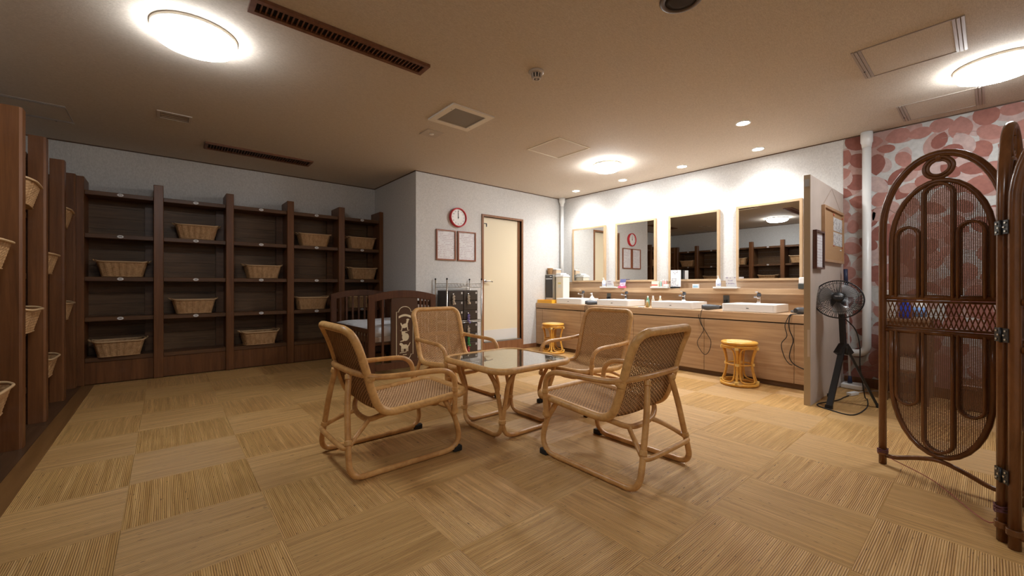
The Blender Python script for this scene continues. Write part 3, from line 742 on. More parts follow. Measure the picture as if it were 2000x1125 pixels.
def figure(cz, kind):
    m = MB(); f = lambda a, b, c: (a, c, b)
    P = lambda poly, d: m.prism(poly, y_-.0008-d, y_-d, f)
    cx_ = .395
    if kind == 0:   # rocking animal, head up
        P(blob(cx_, cz, .036, .024, rot=.3), 0); P(blob(cx_+.028, cz+.040, .012, .030, rot=-.3), .0003); P(blob(cx_+.034, cz+.064, .018, .010), .0006)
        P([(cx_-.035, cz-.005), (cx_-.022, cz-.005), (cx_-.032, cz-.050), (cx_-.042, cz-.050)], .0003); P([(cx_+.02, cz-.005), (cx_+.033, cz-.005), (cx_+.040, cz-.050), (cx_+.030, cz-.050)], .0003)
        P([(cx_-.058, cz-.044), (cx_-.03, cz-.058), (cx_+.03, cz-.058), (cx_+.058, cz-.044), (cx_+.05, cz-.052), (cx_+.02, cz-.066), (cx_-.02, cz-.066), (cx_-.05, cz-.052)], .0009); P(blob(cx_-.038, cz+.012, .008, .024, rot=.4), .0006)
    elif kind == 1:   # round sitting animal
        P(blob(cx_+.008, cz, .040, .044), 0); P(blob(cx_-.014, cz+.036, .022, .020), .0003); P(blob(cx_-.030, cz+.052, .008, .008), .0006); P(blob(cx_-.002, cz+.056, .008, .008), .0006)
        P([(cx_-.052, cz-.040), (cx_-.01, cz-.030), (cx_-.01, cz-.044), (cx_-.052, cz-.048)], .0009)
    else:   # standing dog
        P(blob(cx_, cz, .042, .022), 0); P(blob(cx_-.042, cz+.030, .020, .015, rot=-.3), .0003); P(blob(cx_-.030, cz+.018, .016, .016), .0006)
        for x in (-.036, -.020, .018, .034): P([(cx_+x-.006, cz), (cx_+x+.006, cz), (cx_+x+.004, cz-.050), (cx_+x-.005, cz-.050)], .0009)
        P([(cx_+.036, cz+.008), (cx_+.062, cz+.046), (cx_+.066, cz+.042), (cx_+.044, cz)], .0006)
        P([(cx_-.058, cz-.058), (cx_+.02, cz-.052), (cx_+.02, cz-.060), (cx_-.058, cz-.064)], .0003)
    P([(cx_-.022, cz-.080), (cx_+.022, cz-.080), (cx_+.022, cz-.087), (cx_-.022, cz-.087)], 0)
    m.build('animal_picture', CREAMP, cb)
figure(.55, 0); figure(.42, 1) if False else None
figure(.43, 1); figure(.325, 2)
for x, zt in ((.012, .535), (CW-.012, .80)):
    B((x-.011, .018, zt-.045), (x+.011, CL-.018, zt)).build('side_rail', CRIBW, cb, bevel=.002)
    B((x-.011, .018, .14), (x+.011, CL-.018, .18)).build('side_rail', CRIBW, cb, bevel=.002)
    for k in range(14): y = .08+k*(CL-.16)/13; B((x-.007, y-.009, .18), (x+.007, y+.009, zt-.045)).build('side_slat', CRIBW, cb)
B((.03, .02, .36), (CW-.03, CL-.02, .385)).build('base_board', CRIBW, cb)
for x in (.035, CW-.035):
    for y in (0, CL):
        MB().lathe([(.022, -.011), (.022, .011)], 16, (x, y, .0225), Matrix.Rotation(PI/2, 3, 'Y')).bar((x, y, .02), (x, y, .088), .014, .03).build('castor', BLACK, cb)
ms = MB(); nx, ny = 14, 22; vs = []
for i in range(nx+1):
    for j in range(ny+1):
        u, v = i/nx, j/ny; e = min(u, 1-u, v, 1-v)*2
        z = .555+.02*math.sin(u*7+v*3)*math.cos(v*9)+.03*min(1, e*4)-.03+.03*math.exp(-((u-.75)**2+(v-.12)**2)/.02)
        vs.append((.04+u*(CW-.08), .03+v*(CL-.06), z))
fs = [(i*(ny+1)+j, (i+1)*(ny+1)+j, (i+1)*(ny+1)+j+1, i*(ny+1)+j+1) for i in range(nx) for j in range(ny)]
ms.add(vs, fs, True)
ring_ = [i*(ny+1) for i in range(nx+1)] + [nx*(ny+1)+j for j in range(1, ny+1)] + [i*(ny+1)+ny for i in range(nx-1, -1, -1)] + [j for j in range(ny-1, 0, -1)]
n0 = len(ms.v); ms.v += [(ms.v[i][0], ms.v[i][1], .45) for i in ring_]; nr_ = len(ring_)
for i in range(nr_): ms.f.append((ring_[i], ring_[(i+1) % nr_], n0+(i+1) % nr_, n0+i)); ms.sm.append(True)
ms.f.append(tuple(range(n0, n0+nr_))); ms.sm.append(False)
so = ms.build('sheet', SHEET, None); so.location = (1.56, 4.08, 0); tag(so, 'rumpled white sheet on the mattress inside the dark crib', 'bedding')
mt = B((.035, .025, .386), (CW-.035, CL-.025, .449)).build('mattress', mat('mattress_tan', (.42,.33,.26), .8), None, bevel=.01); mt.location = (1.56, 4.08, 0); tag(mt, 'tan mattress under the white sheet in the crib', 'mattress')

# ------------------------------------------------------------------ wire rack with key lockers
rk = thing('wire_rack', 'chrome wire rack holding numbered key lockers against the wall', 'rack', (2.68, 4.40, 0))
RW, RD = .535, .285
for x in (0, RW):
    for y in (0, RD):
        MB().tube([(x, y, .02), (x, y, 1.06)], .0095, 10).build('post', WIREM, rk)
        MB().lathe([(.011, 1.055), (.012, 1.068), (.005, 1.076)], 10, (x, y, 0)).build('post_cap', BLACK, rk)
        MB().lathe([(.016, 0.0), (.014, .02), (.008, .03)], 12, (x, y, 0.0005)).build('foot', BLACK, rk)
for z in (1.005, .525, .105):
    f = MB()
    for dz_ in ((0, -.05) if z > 1 else (0, -.022)):
        for y in (0, RD): f.tube([(0, y, z+dz_), (RW, y, z+dz_)], .0035, 6)
        for x in (0, RW): f.tube([(x, 0, z+dz_), (x, RD, z+dz_)], .0035, 6)
    for y in (0, RD):
        n = 22; h_ = .05 if z > 1 else .022
        f.tube([(RW*k/n, y, z-(h_ if k % 2 else 0)) for k in range(n+1)], .002, 5)
    f.build('shelf_frame', WIREM, rk)
    for k in range(1, 20): MB().tube([(RW*k/20, 0, z-(.05 if z > 1 else 0)+.004), (RW*k/20, RD, z-(.05 if z > 1 else 0)+.004)], .0018, 5).build('shelf_wire', WIREM, rk)
coilc = [mat('coil_'+n, c, .4) for n, c in (('beige', (.60,.50,.38)), ('violet', (.20,.16,.42)), ('green', (.05,.35,.08)), ('red', (.50,.05,.05)))]
def lockers(z0, label):
    lo_ = thing('key_locker', label, 'locker', (2.70, 4.405, z0), group='dark key lockers on the wire rack')
    w, d, h = .46, .26, .385
    MB().box((0, .012, 0), (w, d, h)).build('body', LOCKM, lo_, bevel=.003)
    for c in range(2):
        for r in range(3):
            x0, z1 = .008+c*.226, h-.010-r*.1245
            dd = B((x0, 0, z1-.118), (x0+.218, .0115, z1)).build('locker_door', LOCKD, lo_, bevel=.002)
            B((x0+.186, -.0008, z1-.036), (x0+.206, 0, z1-.010)).build('number_tag', mat('tag_white', (.7,.68,.64), .5) if 'tag_white' not in bpy.data.materials else bpy.data.materials['tag_white'], dd)
            textobj('number', str(1+c+2*r), .026, INK, dd, (x0+.196, -.0012, z1-.023), (PI/2, 0, 0))
            MB().lathe([(.012, 0), (.011, .014), (.004, .017)], 14, (x0+.062, 0, z1-.035), Matrix.Rotation(PI/2, 3, 'X')).build('lock', CHROME, dd)
    for c, r, ci in ((0, 0, 0), (1, 0, 0), (1, 2, 1)) if z0 > .3 else ((1, 0, 0), (1, 1, 2), (1, 2, 3), (0, 0, 0)):
        x0, z1 = .070+c*.226, h-.062-r*.1245
        hp = [(x0+.004*math.sin(k*.35)+.015*math.cos(k*.9), -.020+.012*math.sin(k*.9), z1-k*.0021) for k in range(46)]
        cc = MB().tube(hp, .0042, 6).build('key_coil', coilc[ci], lo_)
        MB().lathe([(.012, 0), (.012, .004)], 12, (x0+.012, -.03, z1-.102), Matrix.Rotation(PI/2, 3, 'X')).build('key_tag', coilc[ci], lo_)
lockers(.5315, 'dark brown key locker with six numbered doors, upper of two on the rack')
lockers(.1115, 'dark brown key locker with numbered doors, lower of two on the rack')

# ------------------------------------------------------------------ wall clock and notices
ck = thing('wall_clock', 'round red wall clock showing twelve above the two framed notices', 'clock', (3.035, YD, 1.905))
RX = Matrix.Rotation(PI/2, 3, 'X')
MB().lathe([(.128, 0), (.132, .02), (.130, .045), (.118, .050), (.112, .040), (.112, .02)], 40, (0,0,0), RX, cap=False).build('case', RED, ck)
MB().lathe([(.113, .0), (.113, .030)], 40, (0,0,0), RX).build('dial', mat('dial_white', (.80,.79,.75), .4), ck)
for k in range(12):
    a = PI/2-2*PI*(k+1)/12; textobj('numeral', str(k+1), .026, INK, ck, (.088*math.cos(a), -.0312, .088*math.sin(a)), (PI/2, 0, 0), .0004)
MB().bar((0, -.034, -.015), (0, -.034, .060), .007, .0015, (0,1,0)).build('hour_hand', INK, ck)
MB().bar((-.002, -.036, -.02), (-.001, -.036, .088), .0045, .0015, (0,1,0)).build('minute_hand', INK, ck)
MB().lathe([(.006, .030), (.006, .040)], 12, (0,0,0), RX).build('hub', INK, ck)
for x0, x1, lb in ((2.705, 3.005, 'framed notice sheet with red-brown frame, left of the pair under the clock'), (3.038, 3.335, 'framed notice sheet with red-brown frame, right of the pair under the clock')):
    f = thing('framed_notice', lb, 'framed notice', ((x0+x1)/2, YD, 1.522), group='framed notices under the clock'); w, h, b = (x1-x0)/2, .203, .016
    MB().box((-w, -.022, -h), (-w+b, -.001, h)).box((w-b, -.022, -h), (w, -.001, h)).box((-w+b, -.022, h-b), (w-b, -.001, h)).box((-w+b, -.022, -h), (w-b, -.001, -h+b)).build('frame', REDF, f)
    B((-w+b, -.008, -h+b), (w-b, -.001, h-b)).build('sheet', PRINT, f)

# ------------------------------------------------------------------ vanity: cabinet, counter, backsplash
vc = thing('vanity_cabinet', 'long oak veneer vanity cabinet with flush panels along the right wall', 'cabinet', (4.52, 1.01, 0))
VL = 4.715-1.01
B((.02, 0, .06), (.60, VL, .615)).build('body', OAK, vc)
B((.045, 0, .0005), (.60, VL, .06)).build('plinth', wood('plinth_wood', (.16,.085,.04), (.24,.14,.075), (30,1.2,30), .4), vc)
js = [0, 1.203-1.01, 2.047-1.01, 2.936-1.01, 3.80-1.01, 4.57-1.01, VL]
for a, b in zip(js[:-1], js[1:]): B((0, a+.002, .055), (.019, b-.002, .612)).build('panel', OAK, vc, bevel=.0012)
ct = B((4.518, 1.005, .625), (5.138, 4.716, .7045)).build('countertop', OAK, None, bevel=.0015); tag(ct, 'long oak veneer countertop with thick front edge carrying four washbasins', 'countertop')
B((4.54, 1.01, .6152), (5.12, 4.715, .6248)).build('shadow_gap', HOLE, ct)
bk = thing('backsplash', 'oak veneer backsplash with projecting ledge under the mirrors', 'backsplash', (5.138, 1.01, .705))
B((-.035, 0, .0), (0, 3.595, .178)).build('lower_board', OAK, bk)
B((-.115, 0, .178), (0, 3.595, .240)).build('ledge', OAK, bk, bevel=.002)
B((-.020, 0, .240), (0, 3.595, .335)).build('upper_board', wood('oak_grey', (.36,.25,.16), (.50,.36,.24), (30,1.2,30), .5), bk)
LZ = .9455                                             # ledge top
for i, (yc, lb) in enumerate(((4.135, 'leftmost oak-framed mirror, reflecting the door'), (3.292, 'second oak-framed mirror from the left, reflecting the red clock'), (2.455, 'third oak-framed mirror from the left'), (1.61, 'rightmost and largest-looking oak-framed mirror, reflecting a lamp'))):
    mr = thing('wall_mirror', lb, 'mirror', (XR, yc, 1.47), group='oak-framed mirrors over the basins'); w, h, b = .325, .432, .024
    MB().box((-.042, -w, -h), (-.001, -w+b, h)).box((-.042, w-b, -h), (-.001, w, h)).box((-.042, -w+b, h-b), (-.001, w-b, h)).box((-.042, -w+b, -h), (-.001, w-b, -h+b)).build('frame', OAKF, mr)
    B((-.034, -w+b, -h+b), (-.028, w-b, h-b)).build('mirror_glass', MIRROR, mr)
# basins and taps
def basin(yc, lb, lt):
    t_ = thing('washbasin', lb, 'washbasin', (4.80, yc, .7048), group='rectangular washbasins')
    mb = MB(); x, y, z = .205, .26, .082; r = .03; n = 6
    def rr_(a, b, rad, zz):
        o_ = []
        for (cx_, cy_, a0) in ((a-rad, b-rad, 0), (-a+rad, b-rad, PI/2), (-a+rad, -b+rad, PI), (a-rad, -b+rad, 1.5*PI)):
            for k in range(n+1): q = a0+k*PI/2/n; o_.append((cx_+rad*math.cos(q), cy_+rad*math.sin(q), zz))
        return o_
    L_ = [rr_(x-.006, y-.006, r, 0), rr_(x, y, r, .006), rr_(x, y, r, z-.004), rr_(x-.004, y-.004, r, z), rr_(x-.014, y-.014, r, z), rr_(x-.018, y-.018, r, z-.004)]
    inn = [[(p[0]*.96-.0, p[1]*.97, z-.05) for p in rr_(x-.03, y-.03, r, 0)], [(p[0], p[1], z-.068) for p in rr_(x-.07, y-.08, r, 0)]]
    inn = [[(px_-.0 if px_ < .1 else px_, py_, pz_) for px_, py_, pz_ in L2] for L2 in inn]
    Ls = L_+inn; m_ = len(L_[0]); vs = [p for l in Ls for p in l]
    fs = [(i*m_+k, i*m_+(k+1) % m_, (i+1)*m_+(k+1) % m_, (i+1)*m_+k) for i in range(len(Ls)-1) for k in range(m_)]
    fs += [tuple(range(m_))[::-1], tuple((len(Ls)-1)*m_+k for k in range(m_))]
    mb.add(vs, fs, False); mb.build('bowl', WHITEC, t_)
    B((-.2062, -.012, .036), (-.2050, .012, .043)).build('maker_mark', DGREY, t_)
    MB().lathe([(.02, .0145), (.018, .018), (.0001, .0185)], 16).build('drain', CHROME, t_)
    f = thing('basin_tap', lt, 'tap', (4.955, yc+.01, .7865), group='chrome basin taps')
    MB().box((-.021, -.021, 0), (.021, .021, .010)).box((-.018, -.018, .010), (.018, .018, .072)).build('body', CHROME, f, bevel=.003)
    MB().bar((-.01, 0, .060), (-.115, 0, .072), .030, .016).build('spout', CHROME, f, bevel=.003)
    MB().box((-.017, -.017, .076), (.017, .017, .108)).build('cartridge', DGREY, f, bevel=.003)
    MB().bar((.012, 0, .112), (-.075, 0, .124), .030, .008).build('lever', CHROME, f, bevel=.002)
basin(4.10, 'white rectangular washbasin furthest left, beside the amber tray', 'chrome mixer tap on the leftmost washbasin')
basin(3.32, 'white rectangular washbasin, second from the left', 'chrome mixer tap on the second washbasin from the left')
basin(2.48, 'white rectangular washbasin, third from the left beside glass bottles', 'chrome mixer tap on the third washbasin from the left')
basin(1.635, 'white rectangular washbasin nearest the partition', 'chrome mixer tap on the washbasin nearest the partition')

# things on ledge and counter
def bottle(name, x, y, z, prof_, m, lb, cat='bottle', pump=None, sticker=None, group=None, n=18):
    t_ = thing(name, lb, cat, (x, y, z), group=group)
    MB().lathe(prof_, n).build('bottle_body', m, t_)
    zt = prof_[-1][1]
    if pump:
        MB().lathe([(.011, zt-.002), (.011, zt+.012), (.004, zt+.014), (.004, zt+.030)], 12).bar((.004, 0, zt+.033), (-.030, 0, zt+.030), .010, .008).build('pump', pump, t_)
    else: MB().lathe([(.010, zt-.001), (.010, zt+.014), (.0001, zt+.015)], 12).build('cap', WHITE if m is not WHITE else DGREY, t_)
    if sticker:
        r_ = max(p[0] for p in prof_)+.0004; zz = [p[1] for p in prof_ if p[0] > r_*.9]
        MB().lathe([(r_, .015), (r_, zt*.62)], n).build('sticker', sticker, t_)
    return t_
PB = [(.026, 0), (.028, .004), (.028, .078), (.020, .092), (.011, .098)]
BLUST = printmat('blue_sticker', (.70,.74,.84), (.16,.20,.50), 70, .45)
PINKB = mat('pink_bottle', (.85,.38,.36), .3); 
SH = (('white plastic ledge shelf left of the second mirror', 3.685, .145), ('white plastic ledge shelf between second and third mirrors', 2.865, .125), ('white plastic ledge shelf between third and fourth mirrors', 2.025, .135))
for lb, yc, w in SH:
    s_ = thing('ledge_shelf', lb, 'shelf', (5.055, yc, LZ+.0005), group='white ledge shelves between the mirrors')
    B((-.055, -w, 0), (.055, w, .016)).build('tray', WHITE, s_, bevel=.003)
    MB().box((-.055, -w, .016), (-.051, w, .022)).build('lip', WHITE, s_)
z_ = LZ+.0170
bottle('pump_bottle', 5.05, 3.79, z_, PB, WHITE, 'white pump bottle with blue sticker on the leftmost ledge shelf', pump=WHITE, sticker=BLUST, group='pump bottles')
bottle('pump_bottle', 5.05, 2.115, z_, PB, WHITE, 'white pump bottle with blue sticker on the rightmost ledge shelf', pump=WHITE, sticker=BLUST, group='pump bottles')
def card(x, y, z, w, h, m, lb, rz=0, tilt=-.2, name='card_stand', cat='card'):
    t_ = thing(name, lb, cat, (x, y, z), rz)
    M_ = Matrix.Rotation(-tilt, 4, 'Y')
    MB().box((-.002, -w/2, 0), (0, w/2, h), M_).build('card', m, t_)
    MB().box((.0, -w/2, 0), (.03, w/2, .003)).build('base', mat('clear_acrylic', (.75,.78,.82), .15) if 'clear_acrylic' not in bpy.data.materials else bpy.data.materials['clear_acrylic'], t_)
CARD1 = printmat('blue_white_card', (.74,.76,.82), (.20,.22,.50), 35, .5); CARD2 = printmat('pink_card', (.80,.62,.68), (.30,.10,.30), 40, .42); CARD3 = printmat('pale_card', (.80,.80,.82), (.45,.42,.55), 30, .5)
card(5.03, 3.655, z_, .13, .105, CARD3, 'pale printed card leaning on the leftmost ledge shelf', 0, .3)
card(5.02, 1.955, z_, .115, .125, CARD3, 'pale printed card on the rightmost ledge shelf beside the pump bottle', 0, .25)
t_ = thing('leaflet_holder', 'small leaflet holder with pink and navy print left of the second mirror', 'leaflet holder', (5.03, 3.455, LZ+.0005))
MB().box((-.03, -.05, 0), (.03, .05, .026)).build('holder', mat('pink_base', (.80,.16,.28), .4), t_)
MB().box((-.004, -.048, .0265), (.0, .048, .08), Matrix.Rotation(.25, 4, 'Y')).build('leaflet', CARD2, t_); MB().box((-.002, -.048, .08), (.002, .048, .13), Matrix.Rotation(.25, 4, 'Y')).build('leaflet', mat('navy_leaflet', (.12,.13,.30), .5), t_)
t_ = thing('cotton_box', 'small cream box with a red stripe on the middle ledge shelf', 'box', (5.05, 2.935, z_))
MB().box((-.03, -.045, 0), (.03, .045, .075)).build('carton', mat('cream_box', (.80,.78,.64), .5), t_, bevel=.002); B((-.0312, -.0455, .018), (-.0302, .0455, .032)).build('stripe', mat('red_stripe', (.75,.08,.06), .5), t_)
for k, (y, s) in enumerate(((2.862, .9), (2.83, 1.0), (2.795, .95))):
    bottle('lotion_bottle', 5.06, y, z_, [(.013, 0), (.014, .003), (.014, .07*s), (.008, .082*s)], [mat('teal_bottle', (.30,.48,.42), .3), PINKB, PINKB][k], ['slim green lotion bottle beside the cream box', 'slim pink lotion bottle in the middle ledge shelf group', 'slim pink lotion bottle nearest the menu stand'][k], group='slim bottles on the middle ledge shelf')
t_ = thing('paper_box', 'low white box at the front of the middle ledge shelf', 'box', (5.02, 2.765, z_)); B((-.02, -.03, 0), (.02, .03, .035)).build('carton', WHITE, t_, bevel=.002)
t_ = thing('menu_stand', 'tall white printed menu stand with black edge in front of the third mirror', 'menu stand', (5.04, 2.655, LZ+.0005), .15)
MB().box((-.004, -.055, .02), (0, .055, .235)).build('menu_sheet', PRINTB, t_); MB().box((-.02, -.056, 0), (.02, .056, .02)).build('base', BLACK, t_); MB().box((.0, -.056, .02), (.002, .056, .236)).build('backing', BLACK, t_)
MB().box((-.001, -.10, .02), (.002, -.058, .232), Matrix.Rotation(-.5, 4, 'Z')).build('side_sheet', PAPER, t_)
t_ = thing('wet_wipe_box', 'small white and blue card box below the third mirror', 'box', (5.045, 2.385, LZ+.0005))
MB().box((-.012, -.04, 0), (.012, .04, .052)).build('carton', mat('pale_box', (.74,.78,.80), .4), t_, bevel=.002); B((-.0132, -.03, .012), (-.0122, .03, .035)).build('print', mat('sky_print', (.35,.55,.68), .4), t_)
t_ = thing('tissue_dispenser', 'white-topped dark dispenser on the ledge beside the partition', 'dispenser', (5.05, 1.24, LZ+.0005))
B((-.035, -.03, 0), (.035, .06, .055)).build('base', mat('charcoal_base', (.06,.065,.06), .4), t_, bevel=.003); B((-.03, -.025, .055), (.03, .055, .12)).build('cover', WHITE, t_, bevel=.005)

t_ = thing('hand_soap', 'white pear-shaped soap pump beside the leftmost washbasin', 'soap pump', (4.72, 3.955, .7872)) 
t_.location = (4.76, 3.785, .7052)
MB().lathe([(.036, 0), (.042, .008), (.043, .06), (.032, .10), (.016, .118), (.014, .124)], 20).build('bottle_body', WHITE, t_)
MB().lathe([(.014, .124), (.014, .138), (.005, .140), (.005, .158)], 12).bar((.006, 0, .162), (-.034, 0, .156), .014, .010).build('pump', WHITE, t_)
bottle('glass_bottle', 4.62, 2.80, .7052, [(.016, 0), (.018, .004), (.018, .05), (.010, .06), (.010, .07)], mat('amber_bottle', (.55,.36,.12), .15, trans=.4), 'small amber bottle beside the third washbasin', group='bottles between second and third washbasins')
for k, (x, y, c, lb) in enumerate(((4.78, 2.89, (.22,.45,.30), 'green glass bottle between the second and third washbasins'), (4.90, 2.885, (.75,.70,.60), 'clear bottle with dark label between the washbasins'), (4.93, 2.80, (.85,.76,.58), 'cream bottle behind the third washbasin'))):
    bottle('glass_bottle', x, y, .7052, [(.020, 0), (.022, .004), (.022, .085), (.012, .105), (.011, .125)], mat('bottle_glass_%d' % k, c, .12, trans=.35), lb, group='bottles between second and third washbasins')
t_ = thing('soap_dish', 'small clear dish at the front of the counter between two washbasins', 'dish', (4.575, 2.82, .705)); 
t_.location = (4.58, 2.86, .7052); MB().lathe([(.03, 0), (.042, .008), (.040, .010), (.028, .004), (.0001, .003)], 20).build('dish', WHITE, t_)
# amber tray, steriliser, dispenser box
t_ = thing('amber_tray', 'amber plastic tray at the left end of the counter', 'tray', (4.62, 4.55, .7052))
MB().box((-.085, -.17, 0), (.095, .15, .006)).box((-.085, -.17, .006), (-.080, .15, .05)).box((.09, -.17, .006), (.095, .15, .05)).box((-.08, .145, .006), (.09, .15, .05)).box((-.08, -.17, .006), (.09, -.165, .05)).build('tray', YELT, t_)
t_ = thing('steriliser', 'steel steriliser cabinet with a smoked black door on the counter', 'steriliser', (4.85, 4.63, .7052))
MB().box((-.12, -.085, 0), (.085, .08, .455)).build('case', STEEL, t_, bevel=.004)
B((-.127, -.075, .08), (-.121, .07, .385)).build('door', SMOKE, t_, bevel=.002); B((-.126, -.075, .392), (-.1205, .07, .445)).build('control_strip', mat('dark_strip', (.05,.05,.05), .3), t_)
B((-.129, -.075, .378), (-.1275, .07, .388)).build('door_trim', CHROME, t_)
for y in (-.06, -.035): MB().lathe([(.007, 0), (.006, .008)], 10, (-.1262, y, .42), Matrix.Rotation(-PI/2, 3, 'Y')).build('knob', WHITE, t_)
t_ = thing('cane_cup', 'small tapered wicker cup on top of the steriliser', 'basket', (4.78, 4.655, 1.1605)); MB().lathe([(.032, 0), (.046, .095), (.048, .10), (.044, .10), (.030, .006)], 20).build('cup', BASKM, t_)
MB().tube([(.047*math.cos(a), .047*math.sin(a), .1) for a in [2*PI*k/20 for k in range(20)]], .004, 6, closed=True).build('rim', BASKR, t_)
t_ = thing('tray_stack', 'flat pale wicker tray with a white cloth on the steriliser', 'tray', (4.87, 4.60, 1.1605)); MB().box((-.055, -.05, 0), (.06, .10, .07)).build('tray', mat('pale_wicker', (.62,.46,.32), .6), t_, bevel=.004); MB().box((-.058, -.054, .071), (.064, .104, .092)).build('cloth', WHITE, t_, bevel=.006)
t_ = thing('cup_dispenser', 'tall cream dispenser box with a white lid beside the steriliser', 'dispenser', (4.86, 4.45, .7052))
B((-.075, -.075, 0), (.075, .085, .41)).build('box', mat('cream_plastic', (.84,.80,.66), .4), t_, bevel=.004)
MB().box((-.082, -.083, .41), (.082, .091, .435)).box((-.07, -.02, .435), (.07, .085, .475)).box((-.06, -.075, .435), (.06, -.02, .455)).build('lid', WHITE, t_, bevel=.005)
B((-.0762, -.03, .30), (-.0755, .035, .325)).build('sticker', mat('yellow_sticker', (.80,.72,.28), .5), t_); B((-.0762, -.03, .24), (-.0755, .035, .285)).build('sticker', mat('pale_sticker', (.72,.78,.70), .5), t_)

# hair dryers with cords
def dryer(x, y, z, rz, lb):
    t_ = thing('hair_dryer', lb, 'hair dryer', (x, y, z), rz, 'dark grey hair dryers on the counter')
    MB().tube([(-.09, 0, .034), (-.05, 0, .034), (.0, 0, .034), (.05, 0, .034), (.085, 0, .034)], [.022, .026, .031, .032, .024], 14).build('barrel', DGREY, t_)
    MB().tube([(.03, -.005, .030), (.02, -.06, .020), (.0, -.13, .017)], [.017, .016, .014], 10).build('handle', DGREY, t_)
    MB().lathe([(.022, 0), (.022, .003)], 14, (.0855, 0, .034), Matrix.Rotation(PI/2, 3, 'Y')).build('intake', BLACK, t_)
    MB().tube([(-.118, 0, .034), (-.09, 0, .034)], [.018, .022], 12).build('nozzle', BLACK, t_)
dryer(4.61, 3.675, .7055, 2.4, 'dark hair dryer on the counter left of the second washbasin')
dryer(4.66, 2.04, .7055, 2.2, 'dark grey hair dryer lying left of the fourth washbasin')
dryer(4.68, 1.17, .7055, 2.6, 'dark grey hair dryer at the right end of the counter by the partition')
for y, lb in ((3.735, 'dark socket plate on the backsplash left of the second washbasin'), (2.045, 'dark socket plate on the backsplash left of the fourth washbasin')):
    t_ = thing('socket_plate', lb, 'socket', (5.1025, y, .81), group='dark socket plates on the backsplash'); B((-.006, -.035, -.055), (0, .035, .055)).build('plate', mat('pewter', (.14,.15,.15), .35, metal=.4) if 'pewter' not in bpy.data.materials else bpy.data.materials['pewter'], t_, bevel=.002)
    B((-.04, -.015, -.03), (-.006, .018, .0)).build('plug', BLACK, t_, bevel=.003)
def cord(pts, r, lb, name='power_cord', m=None, cat='cord'):
    o = MB().tube(cr(pts, 6), r, 6).build(name, m or BLKRUB); tag(o, lb, cat); return o
cord([(4.66, 3.60, .712), (4.56, 3.66, .709), (4.508, 3.70, .700), (4.506, 3.705, .64), (4.506, 3.72, .57), (4.508, 3.69, .54), (4.505, 3.665, .60), (4.506, 3.67, .66), (4.508, 3.68, .69)], .003, 'thin dark dryer cord looped over the counter edge behind an armchair')
cord([(4.60, 2.10, .712), (4.53, 2.075, .709), (4.507, 2.07, .700), (4.505, 2.08, .62), (4.504, 2.06, .54), (4.504, 2.005, .45), (4.504, 1.965, .37), (4.504, 1.985, .27), (4.504, 2.03, .225), (4.504, 2.08, .27), (4.504, 2.115, .35), (4.504, 2.07, .44), (4.504, 2.045, .50), (4.504, 2.075, .56), (4.505, 2.10, .64), (4.506, 2.095, .66)], .003, 'black dryer cord hanging in a long loop beside the right yellow stool')
cord([(4.66, 1.15, .712), (4.56, 1.20, .709), (4.507, 1.225, .700), (4.504, 1.24, .64), (4.504, 1.235, .56), (4.504, 1.205, .47), (4.504, 1.225, .38), (4.504, 1.235, .30), (4.504, 1.20, .24), (4.504, 1.12, .205), (4.504, 1.085, .20)], .0042, 'black dryer cord hanging down near the partition with its plug loose')
cord([(4.60, 1.17, .711), (4.535, 1.215, .708), (4.500, 1.235, .696), (4.496, 1.27, .60), (4.496, 1.255, .50), (4.496, 1.30, .42), (4.496, 1.275, .30), (4.496, 1.235, .24), (4.498, 1.21, .232)], .0035, 'second strand of black cord swinging left of the loose plug')

# ------------------------------------------------------------------ stools
def stool():
    t_ = thing('rattan_stool', 'x', 'stool', (0,0,0)); R = .155
    MB().lathe([(.135, .40), (.155, .402), (.163, .410), (.163, .420), (.155, .428), (.135, .431)], 32).build('seat_ring', YRAT, t_)
    MB().lathe([(.138, .428), (.10, .433), (.0001, .434)], 32).build('seat_pad', wood('stool_seat', (.70,.45,.16), (.85,.62,.28), (60,60,60), .5), t_)
    MB().tube([(.150*math.cos(2*PI*k/32), .150*math.sin(2*PI*k/32), .385) for k in range(32)], .012, 8, closed=True).build('upper_hoop', YRAT, t_)
    MB().tube([(.158*math.cos(2*PI*k/32), .158*math.sin(2*PI*k/32), .016) for k in range(32)], .0155, 8, closed=True).build('base_hoop', YRAT, t_)
    MB().tube([(.112*math.cos(2*PI*k/32), .112*math.sin(2*PI*k/32), .205) for k in range(32)], .008, 8, closed=True).build('middle_hoop', YRAT, t_)
    for k in range(4):
        a0 = k*PI/2+.21
        def rad(z): return .112+.045*(abs(z-.205)/.18)**2
        leg = [(rad(z)*math.cos(a0), rad(z)*math.sin(a0), z) for z in (.03, .07, .12, .17, .205, .24, .29, .34, .375)]
        MB().tube(cr(leg, 3), .0125, 8).build('leg', YRAT, t_)
        for z in (.037, .205, .365):
            c = Vector((rad(z)*math.cos(a0)*1.03, rad(z)*math.sin(a0)*1.03, z)); MB().tube([c+Vector((0,0,j*.005-.0125)) for j in range(6)], .0185, 8, ridge=.04).build('binding', YWRAP, t_)
        # inner bent loop filling each side
        a1, a2 = a0+.20, a0+PI/2-.20; lp = []
        for (a, z) in ((a1, .10), (a1, .20), (a1, .30), (a1+.08, .352), (a1+.30, .368), ((a1+a2)/2, .370), (a2-.30, .368), (a2-.08, .352), (a2, .30), (a2, .20), (a2, .10), (a2-.08, .055), (a2-.30, .040), ((a1+a2)/2, .038), (a1+.30, .040), (a1+.08, .055)):
            lp.append((rad(z)*math.cos(a), rad(z)*math.sin(a), z))
        MB().tube(cr(lp, 3, closed=True), .0075, 7, closed=True).build('side_loop', YRAT, t_)
    return t_
